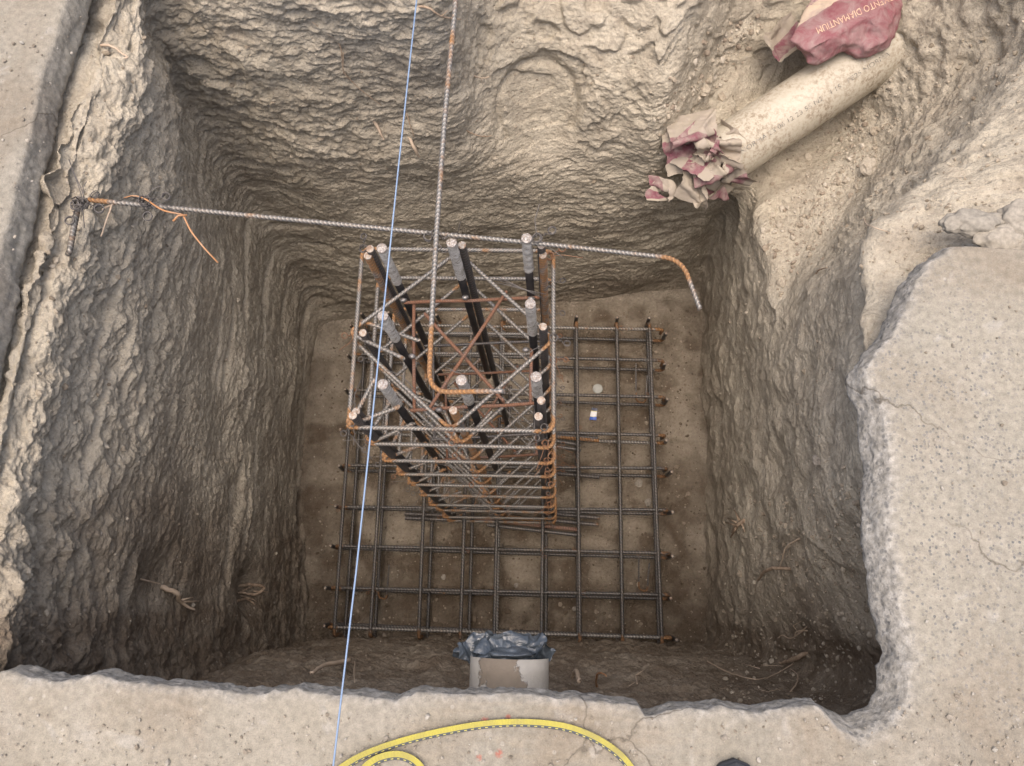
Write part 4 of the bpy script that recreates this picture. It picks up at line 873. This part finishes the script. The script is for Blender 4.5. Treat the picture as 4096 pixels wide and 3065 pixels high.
def ribbon(pts, wdt, lifts, nm):
    pts = np.array(pts, float); n = 160; t = np.linspace(0, len(pts) - 1.001, n); c = crom(pts, t, False); lf = np.interp(t, np.arange(len(lifts)), lifts)
    ctrv = np.array([tuple(slab(x, y)) for x, y in c]); T = np.gradient(ctrv, axis=0); T /= np.linalg.norm(T, axis=1)[:, None]
    Sd = np.cross(T, np.array([0, 0, 1.])); ln = np.concatenate([[0], np.cumsum(np.linalg.norm(np.diff(ctrv, axis=0), axis=1))])
    v = []; uvs = []; m = 9
    for i in range(n):
        for s2 in (0, 1):
            for j in range(m):
                b = j / (m - 1); tilt = 1.0; o = Sd[i] * (wdt * (.5 - b) * .85) + np.array([0, 0, .006 + lf[i] + wdt * b * .38 + (.0018 if s2 else 0)])
                v.append(ctrv[i] + o); uvs.append((ln[i], b))
    f = []
    k = 2 * m
    loop = list(range(m)) + list(range(2 * m - 1, m - 1, -1))
    for i in range(n - 1):
        for a in range(k):
            f.append([i * k + loop[a], i * k + loop[(a + 1) % k], (i + 1) * k + loop[(a + 1) % k], (i + 1) * k + loop[a]])
    return link(nm, mesh(nm, np.array(v), np.array(f), uv=np.array(uvs)), MAT['strap'], strap)
ribbon([(690, 1700), (745, 1655), (800, 1625), (880, 1598), (970, 1577), (1060, 1563), (1150, 1561), (1230, 1572), (1300, 1602), (1352, 1645), (1390, 1710)], .021, [0] * 11, 'strap_outer_turn')
ribbon([(760, 1700), (790, 1660), (820, 1638), (860, 1630), (895, 1642), (918, 1672), (925, 1720)], .024, [.0] * 7, 'strap_inner_turn')

# ------------------------------------------------------------------ shoe tip
shm = M('dark_rubber_shoe'); MAT['shoe'] = shm.out(shm.mix(shm.noise(30, 4), (.035, .04, .047), (.075, .08, .09)), .55, 0, shm.bump(shm.noise(120, 3), .001, .6))
sm2 = M('shoe_sole'); MAT['sole'] = sm2.out((.03, .032, .036), .8)
shoe = empty('shoe'); tag(shoe, 'dark grey shoe with only its rounded toe in view on the near pavement', 'shoe')
sp_ = slab(1583, 1640); n1, n2 = 26, 22; vv = []; vs_ = []
for i in range(n1):
    t = i / (n1 - 1); yb = -t * .28; wd = .048 * (1 - (1 - min(1, t / .22)) ** 2.4) ** .5 * (1 - .18 * math.sin(math.pi * min(1, max(0, (t - .35) / .5)))) * (1 if t < .93 else .8)
    hh = (.012 + .048 * min(1, t / .15) ** .5 + .05 * sst(np.array(t), .35, .85))
    for j in range(n2):
        a = math.pi * j / (n2 - 1); vv.append((sp_.x + wd * math.cos(a), sp_.y + yb, .028 + float(hh) * math.sin(a) ** .75))
    for (sx_, sz_) in ((1.06, .004), (1.08, .016), (1.04, .030), (-1.04, .030), (-1.08, .016), (-1.06, .004)): vs_.append((sp_.x + wd * sx_, sp_.y + yb + (.004 if t < .1 else 0), sz_))
link('shoe_upper', mesh('shoe_upper', vv, gridf(n1, n2)), MAT['shoe'], shoe)
fs_ = [[i * 6 + a, i * 6 + (a + 1) % 6, (i + 1) * 6 + (a + 1) % 6, (i + 1) * 6 + a] for i in range(n1 - 1) for a in range(6)]
link('shoe_sole', mesh('shoe_sole', vs_, np.array(fs_)), MAT['sole'], shoe)

# ------------------------------------------------------------------ stones, gravel, litter
ico_v = []; ph_ = (1 + 5 ** .5) / 2
for a, b in ((-1, ph_), (1, ph_), (-1, -ph_), (1, -ph_)): ico_v += [(a, b, 0)]
for a, b in ((-1, ph_), (1, ph_), (-1, -ph_), (1, -ph_)): ico_v += [(0, a, b)]
for a, b in ((ph_, -1), (ph_, 1), (-ph_, -1), (-ph_, 1)): ico_v += [(a, 0, b)]
ico_v = np.array(ico_v) / (1 + ph_ ** 2) ** .5
ico_f = np.array([[0, 11, 5], [0, 5, 1], [0, 1, 7], [0, 7, 10], [0, 10, 11], [1, 5, 9], [5, 11, 4], [11, 10, 2], [10, 7, 6], [7, 1, 8], [3, 9, 4], [3, 4, 2], [3, 2, 6], [3, 6, 8], [3, 8, 9], [4, 9, 5], [2, 4, 11], [6, 2, 10], [8, 6, 7], [9, 8, 1]])
def gravel(name, spots, mat, label, smooth=False):
    rs = np.random.RandomState(len(spots)); V_, F_, o, tones = [], [], 0, []
    for p, r in spots:
        q = np.array(Euler(tuple(rs.uniform(0, 6, 3))).to_matrix()); v = ico_v * (1 + rs.uniform(-.28, .28, (12, 1))) * r * rs.uniform(.6, 1.2, 3)
        v = v @ q.T; v[:, 2] *= .8; V_.append(v + np.array(p)); F_.append(ico_f + o); o += 12; tones.append(np.full(12, rs.rand()))
    o_ = link(name, mesh(name, np.concatenate(V_), np.concatenate(F_), smooth=smooth, attrs={'tone': np.concatenate(tones)}), mat)
    return tag(o_, label, kind='stuff')
def stone_mat(nm, a, b, c):
    m = M(nm); t = m.attr('tone'); col = m.ramp(t, [(0., a), (.45, b), (1., c)]); col = m.mix(1., col, m.ramp(m.noise(90, 3), [(.3, .75), (.7, 1.15)]), 'MULTIPLY'); return m.out(col, .9, 0, m.bump(m.noise(120, 3), .002, .6), .25)
MAT['stone'] = stone_mat('trench_stones', (.25, .20, .15), (.35, .30, .225), (.46, .41, .33))
MAT['fstone'] = stone_mat('floor_stones', (.10, .075, .05), (.15, .115, .08), (.36, .30, .23))
MAT['pstone'] = stone_mat('pavement_grit', (.19, .16, .12), (.26, .225, .175), (.36, .335, .285))
rg = random.Random(5); sp = []
for k in range(1500):
    u = rg.random()
    if u < .30: x, y = rg.gauss(1520, 60), rg.gauss(170, 60); y = 330 - (x - 1400) * .9 + rg.gauss(-60, 30)
    else: t = rg.random(); x = 1660 + 250 * t + rg.gauss(0, 45); y = 560 - 330 * t + rg.gauss(0, 50)
    if not (1400 < x < 2040 and -40 < y < 760): continue
    l, n_, d = hit(x, y)
    if n_.z < .35: continue
    r = min(.016, .0028 * math.exp(abs(rg.gauss(0, .8)))); sp.append((tuple(l + Vector((0, 0, r * .3))), r))
gravel('trench_gravel', sp, MAT['stone'], 'loose gravel and clods round the cream pipe')
sp = []
for k in range(5200):
    x, y = rg.uniform(-1.45, .95), rg.uniform(-.35, 1.85); r = .0022 * math.exp(abs(rg.gauss(0, .65)))
    if y < -.02 or (x > .45 and rg.random() < .3): r *= 1.5
    i_ = int((x + 1.72) / 2.92 * (nx - 1)); j_ = int((y + .5) / 2.7 * (ny - 1)); sp.append(((x, y, float(zf[i_, j_]) + r * .25), r))
gravel('floor_grit', sp, MAT['fstone'], 'small stones scattered over the pit floor')
sp = []
for k in range(1300):
    if rg.random() < .62: x, y = rg.uniform(-20, 2230), rg.uniform(1500, 1680)
    elif rg.random() < .5: x, y = rg.uniform(1900, 2230), rg.uniform(620, 1660)
    else: x, y = rg.uniform(-10, 200), rg.uniform(-10, 680); 
    if x < 260 and y < 700 and x > 200 - y * .31: continue
    if y > 1400 and y < 1535 + .01 * x and x < 1900: continue
    if 620 < y < 1500 and x < 1985 - .0 * y: continue
    r = .0013 * math.exp(abs(rg.gauss(0, .7))); p = slab(x, y, r * .3 + .002); sp.append((tuple(p), min(r, .008)))
gravel('pavement_grit', sp, MAT['pstone'], 'grit and crumbs scattered over the pavement')
sp = []
for k in range(1500):
    x, y = rg.uniform(60, 1650), rg.uniform(60, 1400); l, n_, d = hit(x, y)
    if n_.z < .30 or l.z < -2.6: continue
    r = .0028 * math.exp(abs(rg.gauss(0, .6))); sp.append((tuple(l + Vector((0, 0, r * .2))), min(r, .012)))
for k in range(1500):
    x, y = (rg.uniform(1560, 1900), rg.uniform(1050, 1520)) if k < 900 else (rg.uniform(1850, 2215), rg.uniform(40, 600)); l, n_, d = hit(x, y)
    r = .003 * math.exp(abs(rg.gauss(0, .6))); sp.append((tuple(l + n_ * (r * .2)), min(r, .013)))
MAT['clod'] = stone_mat('soil_clods', (.22, .18, .13), (.30, .255, .19), (.42, .37, .29))
for k in range(700):
    x, y = rg.uniform(60, 1850), rg.uniform(60, 1430); l, n_, d = hit(x, y); r = .0030 * math.exp(abs(rg.gauss(0, .7)))
    if l.z > -2.7: sp.append((tuple(l + n_ * (r * .1)), min(r, .014)))
gravel('wall_crumbs', sp, MAT['clod'], 'soil crumbs caught on the pit walls')
def stone(x, y, r, label, mat, where=None, sq=(1, 1, .6), name='stone', cat='stone', seed=0, group=None):
    p = where if where is not None else on(x, y, r * .2); me_o = lump(name, (0, 0, 0), r, mat, None, seed + int(x), sq, *((30, 44, .22, True) if name == 'rock' else (9, 12, .3, False)))
    me_o.location = p; a = me_o.data.attributes.new('tone', 'FLOAT', 'POINT'); a.data.foreach_set('value', np.full(len(me_o.data.vertices), .35 + .5 * ((seed * 37) % 10) / 10, np.float32))
    tag(me_o, label, cat, group or ('rocks at the right rim' if cat == 'rock' else 'loose stones in the pit and trench')); return me_o
FS = HS - 2.0
rk = [(2105, 482, .055, 'tan boulder slab at the right edge above the pavement corner', (1.5, .7, .5)), (2158, 520, .05, 'grey green rounded rock half buried beside the pavement tip', (1.3, .9, .6)), (2205, 480, .06, 'pale rock at the far right rim of the pit', (1., 1., .6)), (2062, 488, .03, 'small pale rock at the left end of the rim rocks', (1.2, .7, .6)), (2212, 550, .045, 'beige rock touching the pavement tip on the right', (1., 1.2, .6))]
MAT['fpale'] = stone_mat('pale_floor_stone', (.20, .175, .14), (.27, .24, .20), (.33, .30, .25))
MAT['rock'] = stone_mat('rim_rock', (.20, .19, .16), (.27, .245, .20), (.33, .295, .235))
for k, (x, y, r, lb, sq) in enumerate(rk): stone(x, y, r, lb, MAT['rock'], P(x, y, 1.97), sq, 'rock', 'rock', k)
st_l = [(1891, 285, .022, 'pale round pebble right of the cream pipe'), (1745, 450 - 110, .020, 'light stone in the gravel just right of the pipe mouth'), (1520, 195, .028, 'brown clod left of the cream pipe'), (1560, 210, .02, 'small clod touching the left side of the pipe'), (1880, 363, .04, 'big soil clod at the foot of the right bank'),
        (1690, 612, .020, 'grey pebble on the ledge of the right wall'), (1688, 636, .012, 'tiny grey pebble under the grey one on the ledge'), (1380, 1045, .022, 'pale stone inside the right side of the mesh'), (1400, 1085, .02, 'pale stone beside the right mesh bar'), (1768, 1013 - 20, .016, 'light flake embedded in the right wall'), (1600, 1240, .014, 'pale pebble low on the right wall'), (958, 1247, .014, 'pale pebble in the mesh, fourth opening of the bottom rows'),
        (770, 1310 - 30, .012, 'pale pebble near the lower left mesh corner'), (1115, 1264, .012, 'pale pebble between the middle mesh bars'), (1242, 1316, .014, 'brown clod between the lower middle mesh bars')]
for k, (x, y, r, lb) in enumerate(st_l): stone(x, y, r, lb, MAT['stone'] if k < 7 or k in (10,) else MAT['fpale'], None, (1, 1.1, .6), 'stone', 'stone', k)
cm = M('pale_disc_plastic'); MAT['disc'] = cm.out(cm.mix(cm.noise(70, 4), (.26, .26, .23), (.42, .42, .38)), .6)
p = on(1291, 841, .008); n = 28; v = [tuple(p + Vector((0, 0, .007)))]
for r, z in ((.026, .007), (.031, .005), (.032, 0), (.032, -.01)):
    for k in range(n): a = 2 * math.pi * k / n; v.append(tuple(p + Vector((r * math.cos(a), r * math.sin(a), z))))
f = [(0, 1 + k, 1 + (k + 1) % n) for k in range(n)] + [(1 + b * n + k, 1 + (b + 1) * n + k, 1 + (b + 1) * n + (k + 1) % n, 1 + b * n + (k + 1) % n) for b in range(3) for k in range(n)]
tag(link('round_lid', mesh('round_lid', v, f), MAT['disc']), 'round pale grey lid lying inside the mesh on the floor', 'lid')
wm = M('snack_wrapper_film'); uvw = wm.attr('puv', 'Vector'); s_ = wm.sep(uvw)
MAT['wrapper'] = wm.out(wm.ramp(s_[1], [(0., (.03, .10, .42)), (.27, (.03, .10, .42)), (.29, (.62, .55, .10)), (.33, (.72, .72, .72)), (.70, (.75, .75, .73)), (.74, (.6, .52, .1)), (.78, (.05, .06, .10)), (1., (.05, .06, .10))]), .35)
v, f_, uv_ = crumple(24, 34, .038, .075, 8, 3, (15, 45)); v = v @ np.array(Euler((.1, .2, -.1)).to_matrix()).T; v = v - v.mean(0) + np.array(on(1281, 896, .015))
tag(link('snack_wrapper', mesh('snack_wrapper', v, f_, uv=uv_), MAT['wrapper']), 'small blue and white foil wrapper on the floor inside the mesh', 'wrapper')

# ------------------------------------------------------------------ roots and sticks
def root(pts, r, label, mat='root_pale', name='root', lift=.012, cat='root', tp=(1, .8, .5), extra=(), embed=True):
    P3 = [on(x, y, lift if k not in (0,) or not embed else -.02) for k, (x, y) in enumerate(pts)]
    Q = np.array([tuple(p) for p in P3]); t = np.linspace(0, len(Q) - 1.001, max(8, 5 * len(Q))); c = crom(Q, t, False)
    c += np.stack([fbm(c.astype(np.float32), 40, 2, k) for k in range(3)], -1) * r * .8
    parts = [tube([Vector(x) for x in c], r, sides=7, taper=tp)]
    for e in extra:
        E_ = [on(x, y, lift) for x, y in e]; parts.append(tube(E_, r * .55, sides=5, taper=(1, .4)))
    v, f, ra = join(parts); o = link(name, mesh(name, v, f, attrs={'rust': ra}), MAT[mat]); tag(o, label, cat, 'roots and sticks poking out of the pit walls'); return o
root([(1528, 1418), (1535, 1445), (1570, 1468), (1620, 1482), (1665, 1478), (1720, 1450)], .0034, 'long thin pale root curving across the lower right wall', lift=.03, extra=[[(1640, 1460), (1605, 1448)], [(1645, 1452), (1700, 1455)]])
root([(1752, 1408), (1730, 1425), (1702, 1440), (1688, 1443)], .009, 'thick bare root stub low on the right wall above the long root', 'root', lift=.025, tp=(1, 1.1, .5))
root([(1718, 1232), (1690, 1228), (1665, 1236), (1648, 1248)], .0075, 'grey bark stick lying on the right wall', 'root', lift=.03, tp=(1, 1, .7))
root([(1733, 1158), (1710, 1180), (1700, 1205), (1693, 1228)], .004, 'curved tan root just above the grey stick on the right wall', lift=.02)
root([(1747, 1345), (1735, 1370), (1715, 1378), (1700, 1372), (1688, 1378)], .003, 'forked thin root on the right wall below the stick', lift=.02, extra=[[(1735, 1368), (1722, 1350), (1742, 1338)]])
root([(1755, 1365), (1735, 1362), (1727, 1372)], .0045, 'short hooked pale root on the lower right wall', lift=.02)
root([(1690, 1500), (1722, 1490), (1730, 1468), (1712, 1455)], .003, 'wiry root at the bottom of the right cavity', lift=.02, extra=[[(1690, 1500), (1660, 1506), (1640, 1502)]])
root([(1612, 1120), (1600, 1135), (1590, 1150)], .012, 'frayed pale root tuft on the right wall', 'root', lift=.02, extra=[[(1600, 1130), (1580, 1120)], [(1600, 1135), (1575, 1130)], [(1605, 1125), (1595, 1105)], [(1600, 1140), (1585, 1160)], [(1610, 1130), (1618, 1150)]])
root([(340, 1262), (360, 1280), (385, 1300), (402, 1322)], .009, 'splintered pale root jutting from the lower left wall', 'root_pale', lift=.04, tp=(1.2, 1, .5), extra=[[(375, 1290), (400, 1285)], [(385, 1300), (410, 1300)], [(302, 1247), (330, 1265)]])
root([(510, 1270), (535, 1262), (560, 1270), (545, 1284), (515, 1280)], .008, 'looped torn root beside the hollow in the left wall', 'root', lift=.03, tp=(1, 1, .8), extra=[[(515, 1290), (540, 1300), (548, 1306)], [(512, 1282), (545, 1262)], [(540, 1275), (570, 1278)]])
root([(510, 1300), (530, 1298), (546, 1310)], .008, 'lower torn root under the looped one in the left wall', 'root', lift=.02)
root([(680, 1484), (705, 1468), (745, 1450)], .008, 'pale stick at the bottom edge beside the blue string', lift=.05, embed=False, tp=(.8, 1, 1))
root([(762, 1428), (770, 1450), (762, 1480), (765, 1500)], .003, 'thin wavy root right of the blue string at the bottom', lift=.04)
root([(1232, 1460), (1240, 1480), (1246, 1498)], .008, 'split pale root by the pavement edge right of the near pipe', lift=.05, tp=(.6, 1, 1))
root([(1388, 1452), (1380, 1480), (1375, 1510)], .0035, 'thin forked root by the near pavement edge', lift=.05, extra=[[(1382, 1478), (1392, 1460)], [(1375, 1500), (1360, 1512)]])
root([(1290, 1478), (1308, 1490), (1318, 1500)], .005, 'small orange root at the near pavement edge', 'owire', lift=.06)
root([(890, 18), (925, 14), (950, 24), (985, 38)], .0045, 'grey twig high on the back wall crossed by the string', 'root', lift=.02, extra=[[(950, 24), (960, 12)]])
root([(722, 78), (740, 100), (745, 150), (768, 180), (800, 205), (828, 222)], .003, 'long thin root running down the back wall', 'root', lift=.015, extra=[[(745, 110), (742, 150), (748, 175)], [(680, 48), (722, 78)]])
root([(805, 258), (820, 280), (830, 300)], .007, 'splintered light wood chip in the upper back wall', 'root_pale', lift=.015, tp=(1.3, 1, .4))
root([(875, 292), (890, 310), (908, 333)], .007, 'straw coloured wood splinter left of the hooked bar', 'root_pale', lift=.02, tp=(.6, 1.2, .6))
root([(872, 240), (888, 262), (897, 290)], .003, 'dark thin root above the straw coloured splinter', 'root', lift=.015)
root([(1012, 160), (1035, 158), (1050, 160)], .005, 'short cut root in the crevice of the back wall', 'root_pale', lift=.03)
root([(1000, 275), (1020, 290), (1045, 292), (1058, 290)], .004, 'brown root by the scooped hollow in the back wall', 'root', lift=.02)
root([(195, 100), (225, 115), (265, 135), (275, 138)], .005, 'brown root poking out of the upper left wall', 'root_pale', lift=.03)
root([(205, 465), (225, 455), (240, 440), (235, 455), (200, 500)], .004, 'thin scabbed root hanging under the bar end on the left wall', 'root_pale', lift=.03, embed=False)
root([(1745, 610), (1770, 590), (1790, 583)], .004, 'dark twig on the slope of the right bank', 'root', lift=.01)
root([(1855, 470), (1880, 490), (1915, 505)], .003, 'thin tan root at the top of the right bank', 'root_pale', lift=.01)
